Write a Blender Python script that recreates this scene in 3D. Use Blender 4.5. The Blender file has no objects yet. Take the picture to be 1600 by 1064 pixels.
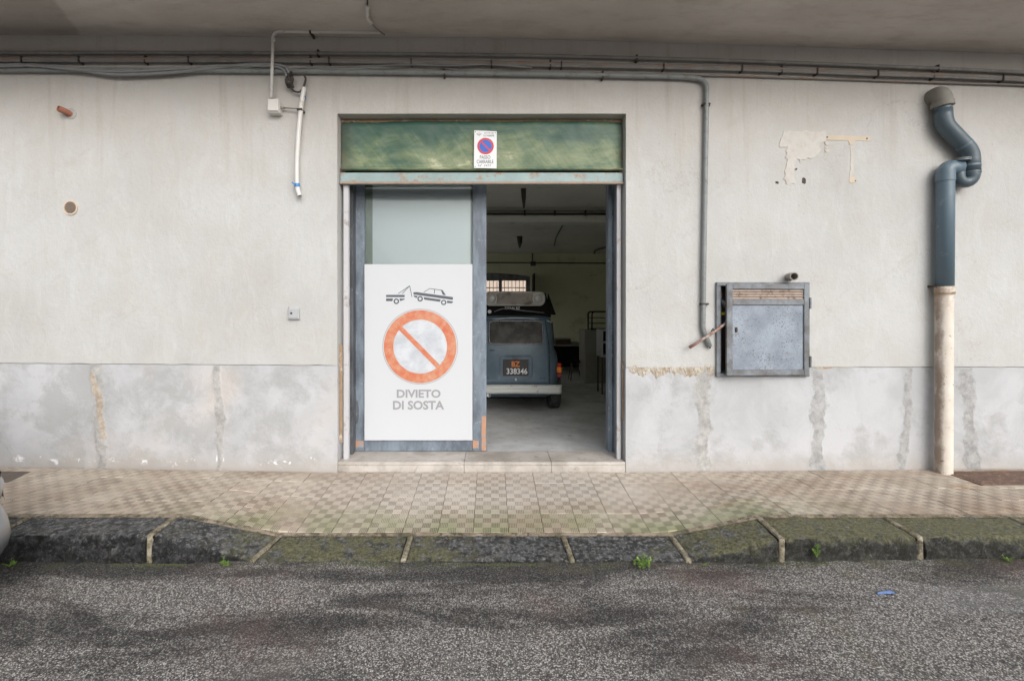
import bpy, bmesh, math, random
from mathutils import Vector, noise
R = math.radians
random.seed(7)
SC = bpy.context.scene
COL = SC.collection

# ------------------------------------------------------------------ camera
CZ = 1.587            # eye height above the road
F = 741.0             # focal length in photo pixels (1600 wide)
VX, VY = 768.0, 490.0  # vanishing point of the lines that run away from the camera
DW = 4.308            # distance of the facade
cam_d = bpy.data.cameras.new('camera')
cam = bpy.data.objects.new('camera', cam_d)
COL.objects.link(cam)
cam.location = (0, 0, CZ)
cam.rotation_euler = (R(90), 0, 0)
cam_d.sensor_width = 36
cam_d.lens = F / 1600 * 36
cam_d.shift_x = (800 - VX) / 1600
cam_d.shift_y = -(532 - VY) / 1600
cam_d.clip_start = 0.05
cam_d.clip_end = 500
SC.camera = cam

# ------------------------------------------------------------------ world, sun, exposure
w = bpy.data.worlds.new('World')
SC.world = w
w.use_nodes = True
nt = w.node_tree
nt.nodes.clear()
sky = nt.nodes.new('ShaderNodeTexSky')
sky.sky_type = 'NISHITA'
sky.sun_disc = False
SUN_EL = 31
sky.sun_elevation = R(SUN_EL)
sky.sun_rotation = R(155)
sky.air_density = 1.0
sky.dust_density = 4.0
hs = nt.nodes.new('ShaderNodeHueSaturation')
hs.inputs['Saturation'].default_value = 0.30
bg = nt.nodes.new('ShaderNodeBackground')
bg.inputs['Strength'].default_value = 0.15
wo = nt.nodes.new('ShaderNodeOutputWorld')
nt.links.new(sky.outputs[0], hs.inputs['Color'])
nt.links.new(hs.outputs[0], bg.inputs['Color'])
nt.links.new(bg.outputs[0], wo.inputs['Surface'])
sd = bpy.data.lights.new('sun', 'SUN')
sd.energy = 0.95
sd.angle = R(85)
sd.color = (1.0, 0.985, 0.97)
so = bpy.data.objects.new('sun', sd)
COL.objects.link(so)
so.rotation_euler = (R(90 - SUN_EL), 0, R(25))
so.location = (0, -8, 10)
SC.view_settings.view_transform = 'Standard'
SC.view_settings.look = 'None'
SC.view_settings.gamma = 1
SC.view_settings.use_curve_mapping = False
SC.view_settings.exposure = 0.27
SC.cycles.use_denoising = True
SC.cycles.max_bounces = 14
SC.cycles.diffuse_bounces = 9
SC.cycles.glossy_bounces = 4
SC.cycles.transmission_bounces = 6
SC.cycles.sample_clamp_indirect = 6

# ------------------------------------------------------------------ placing helpers
def P(px, py, d=DW):
    """photo pixel on the plane at distance d -> world point"""
    return Vector(((px - VX) * d / F, d, CZ + (VY - py) * d / F))
def X(px, d=DW): return (px - VX) * d / F
def Z(py, d=DW): return CZ + (VY - py) * d / F
def interp(x, pts):
    if x <= pts[0][0]: return pts[0][1]
    for (a, u), (b, v) in zip(pts, pts[1:]):
        if x <= b: return u + (v - u) * (x - a) / (b - a)
    return pts[-1][1]
def N1(x, y=0.0, z=0.0, s=1.0): return noise.noise(Vector((x * s, y * s, z * s)))
def FR(x, y=0.0, z=0.0, s=1.0, o=4): return noise.fractal(Vector((x * s, y * s, z * s)), 0.9, 2.0, o)

RX0, RX1, BY = -4.2, 4.6, 13.1
CEI = 3.25

# ------------------------------------------------------------------ object helpers
def tag(o, label=None, cat=None, group=None, kind=None):
    if label: o['label'] = label
    if cat: o['category'] = cat
    if group: o['group'] = group
    if kind: o['kind'] = kind
    return o
def empty(name, loc, label, cat, group=None, rz=0):
    o = bpy.data.objects.new(name, None)
    COL.objects.link(o)
    o.location = loc
    o.rotation_euler = (0, 0, rz)
    o.empty_display_size = 0.1
    tag(o, label, cat, group)
    bpy.context.view_layer.update()
    return o

class MB:
    """collects vertices and faces in world space"""
    def __init__(s): s.v = []; s.f = []
    def add(s, vs, fs):
        b = len(s.v); s.v += [tuple(q) for q in vs]; s.f += [tuple(i + b for i in q) for q in fs]; return s
    def box(s, x0, x1, y0, y1, z0, z1):
        vs = [(x0,y0,z0),(x1,y0,z0),(x1,y1,z0),(x0,y1,z0),(x0,y0,z1),(x1,y0,z1),(x1,y1,z1),(x0,y1,z1)]
        return s.add(vs, [(0,3,2,1),(4,5,6,7),(0,1,5,4),(1,2,6,5),(2,3,7,6),(3,0,4,7)])
    def prism(s, pts, y0, y1):
        """polygon in the x-z plane, extruded in y (front at y0); pts clockwise or not"""
        n = len(pts)
        a = sum(pts[i][0] * pts[(i+1) % n][1] - pts[(i+1) % n][0] * pts[i][1] for i in range(n))
        if a < 0: pts = pts[::-1]
        vs = [(x, y0, z) for x, z in pts] + [(x, y1, z) for x, z in pts]
        fs = [tuple(range(n)), tuple(range(2*n-1, n-1, -1))]
        fs += [(i, i+n, (i+1) % n + n, (i+1) % n) for i in range(n)]
        return s.add(vs, fs)
    def stroke(s, a, b, w, y0, y1):
        a = Vector(a); b = Vector(b); d = (b - a).normalized(); n = Vector((-d.y, d.x)) * w / 2
        return s.prism([tuple(a+n), tuple(b+n), tuple(b-n), tuple(a-n)], y0, y1)
    def disc(s, cx, cz, r, y0, y1, n=40): 
        return s.prism([(cx + r*math.cos(2*math.pi*i/n), cz + r*math.sin(2*math.pi*i/n)) for i in range(n)], y0, y1)
    def ring(s, cx, cz, r1, r0, y0, y1, n=56):
        vs = []
        for y in (y0, y1):
            for r in (r1, r0):
                vs += [(cx + r*math.cos(2*math.pi*i/n), y, cz + r*math.sin(2*math.pi*i/n)) for i in range(n)]
        fs = []
        for i in range(n):
            j = (i+1) % n
            fs += [(i, j, j+n, i+n), (i, i+2*n, j+2*n, j), (i+n, j+n, j+3*n, i+3*n), (i+2*n, i+3*n, j+3*n, j+2*n)]
        return s.add(vs, fs)
    def tube(s, pts, r, n=12, caps=True, hollow=0.0, closed=False):
        pts = [Vector(p) for p in pts]
        m = len(pts)
        rr = r if isinstance(r, (list, tuple)) else [r] * m
        t0 = (pts[1] - pts[0]).normalized()
        up = Vector((0, 0, 1)) if abs(t0.z) < 0.9 else Vector((1, 0, 0))
        nrm = (up - t0 * up.dot(t0)).normalized()
        vs = []; prev = t0
        for i in range(m):
            if i == 0: t = t0
            elif i == m-1: t = (pts[i] - pts[i-1]).normalized()
            else: t = ((pts[i+1] - pts[i]).normalized() + (pts[i] - pts[i-1]).normalized()).normalized()
            nrm = (nrm - t * nrm.dot(t)).normalized()
            bn = t.cross(nrm)
            vs += [pts[i] + (nrm * math.cos(2*math.pi*k/n) + bn * math.sin(2*math.pi*k/n)) * rr[i] for k in range(n)]
        fs = []
        for i in range(m-1):
            for k in range(n):
                q = (k+1) % n
                fs.append((i*n+k, i*n+q, (i+1)*n+q, (i+1)*n+k))
        if hollow > 0:      # open mouth at the last point
            L = (m-1)*n; b = len(vs)
            c = pts[-1]; tt = (pts[-1]-pts[-2]).normalized()
            vs += [c + (Vector(vs[L+k]) - c) * hollow for k in range(n)]
            vs += [c - tt * rr[-1] * 2.5 + (Vector(vs[L+k]) - c) * hollow for k in range(n)]
            for k in range(n):
                q = (k+1) % n
                fs += [(L+k, L+q, b+q, b+k), (b+k, b+q, b+n+q, b+n+k)]
            fs.append(tuple(b+n+k for k in range(n)))
            fs.append(tuple(range(n-1, -1, -1)))
        elif caps:
            fs.append(tuple(range(n-1, -1, -1)))
            fs.append(tuple((m-1)*n + k for k in range(n)))
        return s.add(vs, fs)
    def grid(s, nx, ny, fn):
        vs = [fn(i/nx, j/ny) for j in range(ny+1) for i in range(nx+1)]
        fs = [(j*(nx+1)+i, j*(nx+1)+i+1, (j+1)*(nx+1)+i+1, (j+1)*(nx+1)+i) for j in range(ny) for i in range(nx)]
        return s.add(vs, fs)
    def build(s, name, mat, parent=None, smooth=False, bevel=0.0, merge=False, angle=None, **tg):
        me = bpy.data.meshes.new(name)
        if parent is not None:
            inv = parent.matrix_world.inverted()
            vs = [inv @ Vector(q) for q in s.v]; off = Vector()
        else:
            lo = Vector([min(q[k] for q in s.v) for k in range(3)]); hi = Vector([max(q[k] for q in s.v) for k in range(3)])
            off = Vector(((lo.x+hi.x)/2, (lo.y+hi.y)/2, lo.z))
            vs = [Vector(q) - off for q in s.v]
        me.from_pydata([tuple(q) for q in vs], [], s.f)
        if bevel > 0 or merge:
            bm = bmesh.new(); bm.from_mesh(me)
            if merge: bmesh.ops.remove_doubles(bm, verts=bm.verts, dist=1e-5)
            if bevel > 0:
                es = [e for e in bm.edges if len(e.link_faces) == 2 and e.calc_face_angle(0) > 0.6]
                bmesh.ops.bevel(bm, geom=es, offset=bevel, segments=1, affect='EDGES', profile=0.5, clamp_overlap=True)
            bm.to_mesh(me); bm.free()
        if smooth:
            me.shade_smooth()
            if angle: me.set_sharp_from_angle(angle=R(angle))
        me.materials.append(mat)
        o = bpy.data.objects.new(name, me)
        COL.objects.link(o)
        o.location = off
        if parent is not None: o.parent = parent
        tag(o, tg.get('label'), tg.get('cat'), tg.get('group'), tg.get('kind'))
        bpy.context.view_layer.update()
        return o

def smoothpath(pts, k=6):
    """Catmull-Rom through pts"""
    pts = [Vector(p) for p in pts]
    q = [pts[0]*2 - pts[1]] + pts + [pts[-1]*2 - pts[-2]]
    out = []
    for i in range(1, len(q)-2):
        for j in range(k):
            t = j / k
            a, b, c, d = q[i-1], q[i], q[i+1], q[i+2]
            out.append(0.5 * ((2*b) + (c-a)*t + (2*a-5*b+4*c-d)*t*t + (3*b-a-3*c+d)*t**3))
    out.append(pts[-1])
    return out
def roundpath(pts, r, k=5):
    """polyline with filleted corners"""
    pts = [Vector(p) for p in pts]; out = [pts[0]]
    for a, b, c in zip(pts, pts[1:], pts[2:]):
        u = (a-b); v = (c-b); d = min(r, u.length*0.49, v.length*0.49)
        p0 = b + u.normalized()*d; p1 = b + v.normalized()*d
        for j in range(k+1):
            t = j/k
            out.append(p0*(1-t)**2 + b*2*t*(1-t) + p1*t*t)
    out.append(pts[-1])
    return out
def text_obj(s, x0, x1, z0, z1, y, mat, parent, name='lettering', depth=0.0015, bold=0.0, spacing=1.0):
    cu = bpy.data.curves.new('t', 'FONT'); cu.body = s; cu.resolution_u = 3; cu.offset = bold; cu.space_character = spacing
    o = bpy.data.objects.new('t', cu); COL.objects.link(o)
    bpy.context.view_layer.update()
    me = bpy.data.meshes.new_from_object(o.evaluated_get(bpy.context.evaluated_depsgraph_get()))
    bpy.data.objects.remove(o); bpy.data.curves.remove(cu)
    xs = [v.co.x for v in me.vertices]; ys = [v.co.y for v in me.vertices]
    a0, a1, b0, b1 = min(xs), max(xs), min(ys), max(ys)
    m = MB()
    vs = [(x0 + (v.co.x-a0)/(a1-a0)*(x1-x0), y, z0 + (v.co.y-b0)/(b1-b0)*(z1-z0)) for v in me.vertices]
    m.add(vs, [tuple(p.vertices) for p in me.polygons])
    bpy.data.meshes.remove(me)
    return m.build(name, mat, parent)

# ------------------------------------------------------------------ material helpers
class NT:
    def __init__(s, name):
        s.m = bpy.data.materials.new(name); s.m.use_nodes = True
        s.t = s.m.node_tree; s.t.nodes.clear()
        s.out = s.t.nodes.new('ShaderNodeOutputMaterial')
        s.b = s.t.nodes.new('ShaderNodeBsdfPrincipled')
        s.t.links.new(s.b.outputs[0], s.out.inputs[0])
        s._pos = None
    def n(s, typ, ins=None, **kw):
        q = s.t.nodes.new(typ)
        for k, v in kw.items(): setattr(q, k, v)
        for k, v in (ins or {}).items(): s.set(q.inputs[k], v)
        return q
    def set(s, sock, v):
        if isinstance(v, bpy.types.NodeSocket): s.t.links.new(v, sock)
        else:
            if isinstance(v, (tuple, list)) and len(v) == 3 and sock.type == 'RGBA': v = (*v, 1)
            sock.default_value = v
    def pos(s):
        if s._pos is None: s._pos = s.n('ShaderNodeNewGeometry').outputs['Position']
        return s._pos
    def obj(s): return s.n('ShaderNodeTexCoord').outputs['Object']
    def xyz(s, v):
        q = s.n('ShaderNodeSeparateXYZ', {0: v}); return q.outputs[0], q.outputs[1], q.outputs[2]
    def vec(s, x, y, z): return s.n('ShaderNodeCombineXYZ', {0: x, 1: y, 2: z}).outputs[0]
    def scale(s, v, k): return s.n('ShaderNodeVectorMath', {0: v, 1: k}, operation='MULTIPLY').outputs[0]
    def noise(s, sc, det=4, rough=.55, vec=None, dist=0.0, col=False):
        q = s.n('ShaderNodeTexNoise', {'Vector': vec if vec is not None else s.pos(), 'Scale': sc, 'Detail': det, 'Roughness': rough, 'Distortion': dist})
        return q.outputs['Color' if col else 'Fac']
    def vor(s, sc, vec=None, feat='F1', out='Distance', rnd=1.0):
        q = s.n('ShaderNodeTexVoronoi', {'Vector': vec if vec is not None else s.pos(), 'Scale': sc, 'Randomness': rnd}, feature=feat)
        return q.outputs[out]
    def math(s, op, a, b=0.0, c=None, clamp=False):
        ins = {0: a, 1: b}
        if c is not None: ins[2] = c
        return s.n('ShaderNodeMath', ins, operation=op, use_clamp=clamp).outputs[0]
    def mp(s, v, a, b, c=0.0, d=1.0, smooth=False):
        return s.n('ShaderNodeMapRange', {0: v, 1: a, 2: b, 3: c, 4: d}, interpolation_type='SMOOTHSTEP' if smooth else 'LINEAR').outputs[0]
    def mix(s, f, a, b, mode='MIX'):
        q = s.n('ShaderNodeMix', data_type='RGBA', blend_type=mode)
        s.set(q.inputs[0], f); s.set(q.inputs[6], a); s.set(q.inputs[7], b)
        return q.outputs[2]
    def ramp(s, f, stops, interp='LINEAR'):
        q = s.n('ShaderNodeValToRGB', {0: f}); cr = q.color_ramp; cr.interpolation = interp
        while len(cr.elements) < len(stops): cr.elements.new(0.5)
        for e, (p, c) in zip(cr.elements, stops): e.position = p; e.color = (*c, 1)
        return q.outputs[0]
    def bump(s, h, strength=.3, dist=.01, nrm=None):
        ins = {'Height': h, 'Strength': strength, 'Distance': dist}
        if nrm is not None: ins['Normal'] = nrm
        return s.n('ShaderNodeBump', ins).outputs[0]
    def done(s, col=None, rough=None, nrm=None, metal=None, spec=None, **kw):
        if col is not None: s.set(s.b.inputs['Base Color'], col)
        if rough is not None: s.set(s.b.inputs['Roughness'], rough)
        if nrm is not None: s.set(s.b.inputs['Normal'], nrm)
        if metal is not None: s.set(s.b.inputs['Metallic'], metal)
        if spec is not None: s.set(s.b.inputs['Specular IOR Level'], spec)
        for k, v in kw.items(): s.set(s.b.inputs[k.replace('_', ' ')], v)
        return s.m

def simple(name, col, rough=.6, metal=0.0, var=.15, sc=8, bump=.1, spec=.5, dirt=None, dirt_amt=.4, dirt_sc=5, fine=60):
    t = NT(name)
    n1 = t.noise(sc, 5, .6)
    c = t.mix(n1, tuple(k*(1-var) for k in col), tuple(min(1, k*(1+var)) for k in col))
    if dirt:
        m = t.mp(t.noise(dirt_sc, 7, .68), .62-dirt_amt*.3, .72-dirt_amt*.2, 0, 1)
        c = t.mix(m, c, dirt)
    rr = t.mp(t.noise(sc*3, 4, .6), .3, .7, max(0, rough-.1), min(1, rough+.1))
    return t.done(c, rr, t.bump(t.noise(fine, 5, .6), bump, .004), metal, spec)

# ---- plaster of the facade
def m_plaster():
    t = NT('plaster'); x, y, z = t.xyz(t.pos())
    big = t.noise(.9, 5, .6)
    c = t.mix(t.mp(big, .35, .65), (.462,.460,.450), (.53,.535,.533))
    med = t.noise(3.2, 7, .65, dist=.5)
    c = t.mix(t.mp(med, .44, .66, 0, .45), c, (.47,.46,.42))
    tr = t.noise(1.0, 6, .7, vec=t.scale(t.pos(), (7, 7, 2.2)), dist=.8)
    c = t.mix(t.mp(tr, .5, .8, 0, .4), c, (.62,.635,.64))
    # brown dust caught in the band under the soffit, ragged lower edge
    edge = t.math('ADD', z, t.mp(t.noise(1.6, 6, .65, vec=t.scale(t.pos(), (1,1,.5))), 0, 1, -.55, .55))
    c = t.mix(t.mp(edge, 2.6, 3.7, 0, .36, True), c, (.46,.405,.35))
    # runs below the conduits
    st = t.noise(1.0, 5, .6, vec=t.scale(t.pos(), (9, 1, .5)))
    c = t.mix(t.math('MULTIPLY', t.mp(st, .55, .75), t.mp(z, 2.3, 3.6, 0, .45)), c, (.33,.28,.23))
    # hair cracks
    cr = t.vor(1.3, vec=t.n('ShaderNodeVectorMath', {0: t.pos(), 1: t.scale(t.noise(3, 5, .7, col=True), (.5,.5,.5))}, operation='ADD').outputs[0], feat='DISTANCE_TO_EDGE')
    crk = t.math('MULTIPLY', t.mp(cr, .0, .006, 1, 0), t.mp(t.noise(1.1, 2), .5, .62))
    c = t.mix(t.math('MULTIPLY', crk, .35), c, (.25,.23,.2))
    dg = t.noise(1.0, 7, .7, vec=t.scale(t.n('ShaderNodeVectorRotate', {0: t.pos(), 'Angle': .6}, rotation_type='Y_AXIS').outputs[0], (2, 1, 9)))
    c = t.mix(t.mp(dg, .58, .70, 0, .30), c, (.40,.385,.36))
    sp = t.math('MULTIPLY', t.mp(t.noise(45, 2, .5), .70, .74), t.mp(t.noise(2.3, 3), .52, .62))
    c = t.mix(t.math('MULTIPLY', sp, .5), c, (.22,.19,.16))
    h = t.math('ADD', t.math('MULTIPLY', med, .5), t.math('MULTIPLY', t.noise(28, 8, .7), .35))
    h = t.math('ADD', h, t.math('MULTIPLY', tr, .3))
    return t.done(c, .9, t.bump(h, .65, .022), spec=.25)
def m_dado(seam=None):
    t = NT('dado_render'); x, y, z = t.xyz(t.pos())
    a = t.noise(1.7, 7, .62, dist=.6)
    c = t.mix(t.mp(a, .40, .60), (.43,.44,.455), (.51,.52,.54))
    left = t.mp(x, -1.6, -.5, 1, 0)
    # patches where the whitewash has worn off; more of it on the left stretch
    th = t.math('ADD', t.noise(3.1, 9, .68, dist=.25), t.math('MULTIPLY', left, .075))
    worn = t.mp(th, .52, .66)
    c = t.mix(t.math('MULTIPLY', worn, .55), c, (.32,.32,.315))
    pk = t.math('MULTIPLY', t.mp(t.noise(1.1, 4, .5), .52, .66), left)
    c = t.mix(t.math('MULTIPLY', pk, .40), c, (.60,.53,.47))
    scr = t.noise(1, 6, .75, vec=t.scale(t.pos(), (3, 1, 22)))
    c = t.mix(t.math('MULTIPLY', t.mp(scr, .62, .72), .35), c, (.42,.43,.44))
    base = t.math('ADD', z, t.mp(t.noise(7, 6, .7), 0, 1, -.14, .14))
    c = t.mix(t.mp(base, .34, .16, 0, .7), c, (.40,.365,.33))
    salt = t.math('MULTIPLY', t.mp(t.noise(9, 7, .7), .56, .62), t.mp(t.math('ABSOLUTE', t.math('SUBTRACT', base, .245)), 0, .035, 1, 0))
    c = t.mix(t.math('MULTIPLY', salt, left), c, (.84,.85,.88))
    h = t.math('ADD', t.math('MULTIPLY', worn, -.4), t.math('MULTIPLY', t.noise(24, 8, .7), .5))
    h = t.math('ADD', h, t.math('MULTIPLY', salt, .5))
    if seam:
        core = t.n('ShaderNodeAttribute', attribute_name='core').outputs['Fac']
        f = t.math('ADD', core, t.mp(t.noise(11, 8, .72, vec=t.scale(t.pos(), (1.6, 1, 1))), 0, 1, -.75, .75))
        f = t.mp(f, .30, .52, 0, .92)
        sc3 = t.mix(t.mp(t.noise(14, 8, .75), .38, .62), seam[0], seam[1])
        c = t.mix(f, c, sc3)
        h = t.math('ADD', h, t.math('MULTIPLY', f, t.mp(t.noise(34, 8, .75), 0, 1, -.3, .9)))
    return t.done(c, .82, t.bump(h, .4, .012), spec=.3)
M = {}
M['plaster'] = m_plaster()
M['dado'] = m_dado()
M['seam_grey'] = m_dado(((.30,.295,.285), (.48,.475,.46)))
M['seam_stain'] = m_dado(((.27,.27,.27), (.43,.435,.435)))
M['seam_brown'] = m_dado(((.33,.27,.21), (.56,.49,.41)))
def m_soffit():
    t = NT('soffit'); x, y, z = t.xyz(t.pos())
    n = t.noise(1.2, 6, .6, vec=t.scale(t.pos(), (1, 2, 1)), dist=.4)
    c = t.mix(t.mp(n, .35, .65), (.52,.48,.445), (.62,.585,.55))
    c = t.mix(t.mp(t.noise(3, 6, .7, vec=t.scale(t.pos(), (1, 3, 1))), .5, .7, 0, .5), c, (.37,.325,.28))
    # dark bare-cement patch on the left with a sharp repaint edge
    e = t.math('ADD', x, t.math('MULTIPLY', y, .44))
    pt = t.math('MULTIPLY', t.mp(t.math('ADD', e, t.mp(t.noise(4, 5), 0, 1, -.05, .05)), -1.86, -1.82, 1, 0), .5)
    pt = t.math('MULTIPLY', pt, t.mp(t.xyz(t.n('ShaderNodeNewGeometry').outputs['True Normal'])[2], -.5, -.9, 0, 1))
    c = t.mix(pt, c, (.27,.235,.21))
    return t.done(c, .9, t.bump(t.noise(9, 9, .65, vec=t.scale(t.pos(), (1, 2.5, 1))), .35, .02), spec=.2)
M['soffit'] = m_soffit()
def m_mortar(name='repair_mortar', a=(.40,.38,.35), b=(.55,.52,.48), moss=0.0):
    t = NT(name)
    n = t.noise(13, 9, .78)
    c = t.mix(t.mp(n, .38, .62), a, b)
    c = t.mix(t.mp(t.noise(60, 4, .6), .6, .75, 0, .4), c, (.22,.2,.18))
    if moss:
        c = t.mix(t.mp(t.noise(6, 9, .78), .46, .58, 0, moss), c, (.085,.085,.045))
        c = t.mix(t.mp(t.noise(17, 9, .8), .52, .58, 0, moss), c, (.05,.045,.035))
    return t.done(c, .92, t.bump(t.noise(35, 9, .75), .8, .015), spec=.2)
M['mortar'] = m_mortar('repair_mortar', (.33,.32,.30), (.50,.485,.46))
M['mortar_tan'] = m_mortar('tan_mortar', (.17,.145,.095), (.44,.39,.31), .75)
M['haunch'] = m_mortar('cement_haunch', (.25,.20,.145), (.44,.37,.29), .75)
M['bed'] = m_mortar('joint_dirt', (.13,.10,.07), (.22,.18,.13))
M['mortar_brown'] = m_mortar('brown_mortar', (.42,.30,.20), (.60,.50,.38))
M['stain_mortar'] = m_mortar('stain_mortar', (.30,.30,.30), (.44,.445,.45))
M['crumb'] = m_mortar('crumbling_plaster', (.34,.27,.19), (.60,.575,.52))
M['cream'] = simple('cream_plaster', (.545,.525,.49), .9, var=.10, sc=22, bump=.7, fine=40, dirt=(.5,.46,.42), dirt_amt=.35, dirt_sc=14)
M['tan'] = simple('tan_paint', (.56,.48,.38), .8, var=.08, sc=14, bump=.25)
def m_tile():
    t = NT('pavement_tile'); o = t.obj(); x, y, z = t.xyz(o); px, py, pz = t.xyz(t.pos())
    q = .25 / 4
    cx = t.math('FLOOR', t.math('DIVIDE', x, q)); cy = t.math('FLOOR', t.math('DIVIDE', y, q))
    par = t.math('MODULO', t.math('ADD', t.math('ADD', cx, cy), 100), 2)      # 0 / 1
    sx = t.math('SINE', t.math('MULTIPLY', x, 2*math.pi*5/q)); sy = t.math('SINE', t.math('MULTIPLY', y, 2*math.pi*5/q))
    rib = t.math('ADD', t.math('MULTIPLY', sx, par), t.math('MULTIPLY', sy, t.math('SUBTRACT', 1, par)))
    gro = t.mp(rib, -.9, -.1, 1, 0)
    rnd = t.n('ShaderNodeObjectInfo').outputs['Random']
    c = t.mix(rnd, (.56,.49,.40), (.72,.64,.54))
    c = t.mix(t.math('MULTIPLY', t.mp(t.vor(1/q, vec=t.vec(x, y, 0), out='Color', rnd=0), 0, 1), .22), c, (.60,.50,.41))
    wide = t.noise(.9, 5, .6, vec=t.scale(t.pos(), (1, 2.5, 1)))
    c = t.mix(t.mp(wide, .42, .62, 0, .6), c, (.40,.285,.205))
    damp = t.mp(t.noise(2.6, 7, .7, vec=t.scale(t.pos(), (1, 1.8, 1)), dist=.6), .52, .64, 0, .42)
    c = t.mix(damp, c, (.25,.195,.145))
    # walked pale in front of the door
    d = t.math('ABSOLUTE', t.math('ADD', px, -.05))
    pale = t.math('MULTIPLY', t.mp(d, .5, 2.3, 1, 0, True), t.mp(py, 3.35, 3.95, .15, 1, True))
    pale = t.math('MULTIPLY', pale, t.mp(t.noise(3.5, 5, .6), .3, .6, .5, 1))
    c = t.mix(t.math('MULTIPLY', pale, .7), c, (.60,.565,.52))
    # ochre run
    och = t.math('MULTIPLY', t.mp(t.noise(2.1, 6, .65, vec=t.scale(t.pos(), (1, 3, 1))), .56, .68), t.mp(px, .2, 2.2, .15, .85))
    c = t.mix(och, c, (.45,.27,.14))
    # algae
    mg = t.math('MULTIPLY', t.mp(py, 3.3, 3.85, 1, 0, True), t.mp(t.math('ABSOLUTE', t.math('SUBTRACT', px, .2)), 1.7, 2.9, 1, 0, True))
    mn = t.noise(3.2, 6, .6)
    moss = t.math('MULTIPLY', mg, t.mp(mn, .36, .58))
    c = t.mix(t.math('MULTIPLY', moss, .75), c, (.31,.34,.18))
    dk = t.mix(t.math('MULTIPLY', moss, 1.0), (.095,.070,.048), (.065,.07,.03))
    ga = t.math('MULTIPLY', gro, t.math('SUBTRACT', .85, t.math('MULTIPLY', pale, .45)))
    ga = t.math('MULTIPLY', ga, t.mp(t.noise(5, 4, .6), .3, .6, .8, 1.1))
    rib_fill = t.math('MULTIPLY', par, t.math('MULTIPLY', t.mp(t.noise(3, 4, .6), .36, .60, .12, .50), t.mp(py, 3.5, 4.25, 1.0, .6)))
    c = t.mix(rib_fill, c, dk)
    c = t.mix(ga, c, dk)
    h = t.math('ADD', t.math('MULTIPLY', gro, -1.0), t.math('MULTIPLY', t.noise(70, 4, .6), .5))
    rr = t.mp(t.noise(2.5, 4), .35, .65, .45, .8)
    return t.done(c, rr, t.bump(h, .45, .003), spec=.45)
M['tile'] = m_tile()
def m_kerb():
    t = NT('kerb_basalt'); x, y, z = t.xyz(t.pos())
    n = t.noise(19, 9, .78)
    c = t.mix(t.mp(n, .44, .57), (.024,.025,.027), (.170,.173,.177))
    c = t.mix(t.mp(t.noise(38, 6, .78), .54, .60, 0, .85), c, (.33,.33,.32))
    c = t.mix(t.mp(t.noise(30, 7, .8), .42, .36, 0, .8), c, (.012,.012,.013))
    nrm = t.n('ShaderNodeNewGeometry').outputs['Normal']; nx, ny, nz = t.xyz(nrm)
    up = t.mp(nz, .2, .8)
    c = t.mix(t.mp(up, 0, 1, .9, 0), c, t.mix(1.0, c, (.25,.25,.26), 'MULTIPLY'))  # worn top kept paler; front faces darkened by normal, shade in the colour
    reg = t.math('MAXIMUM', t.mp(x, .9, 1.9, 0, .95), t.mp(t.math('ABSOLUTE', t.math('ADD', x, .95)), .35, 1.0, .75, 0))
    moss = t.math('MULTIPLY', t.mp(t.math('ADD', t.noise(8, 9, .78), t.math('MULTIPLY', reg, .16)), .52, .62), t.math('MULTIPLY', t.mp(up, 0, 1, .12, 1), t.mp(reg, 0, .5, .25, 1)))
    g = t.mix(t.mp(t.noise(55, 6, .75), .38, .62), (.050,.055,.022), (.30,.285,.115))
    c = t.mix(t.math('MULTIPLY', moss, .75), c, g)
    lich = t.mp(t.noise(8, 7, .75), .66, .70, 0, .6)
    c = t.mix(lich, c, (.36,.34,.28))
    h = t.math('ADD', t.noise(30, 9, .75), t.math('MULTIPLY', t.noise(120, 4, .7), .4))
    return t.done(c, t.mp(n, .3, .7, .5, .8), t.bump(h, 1.0, .03), spec=.5)
M['kerb'] = m_kerb()
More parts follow.
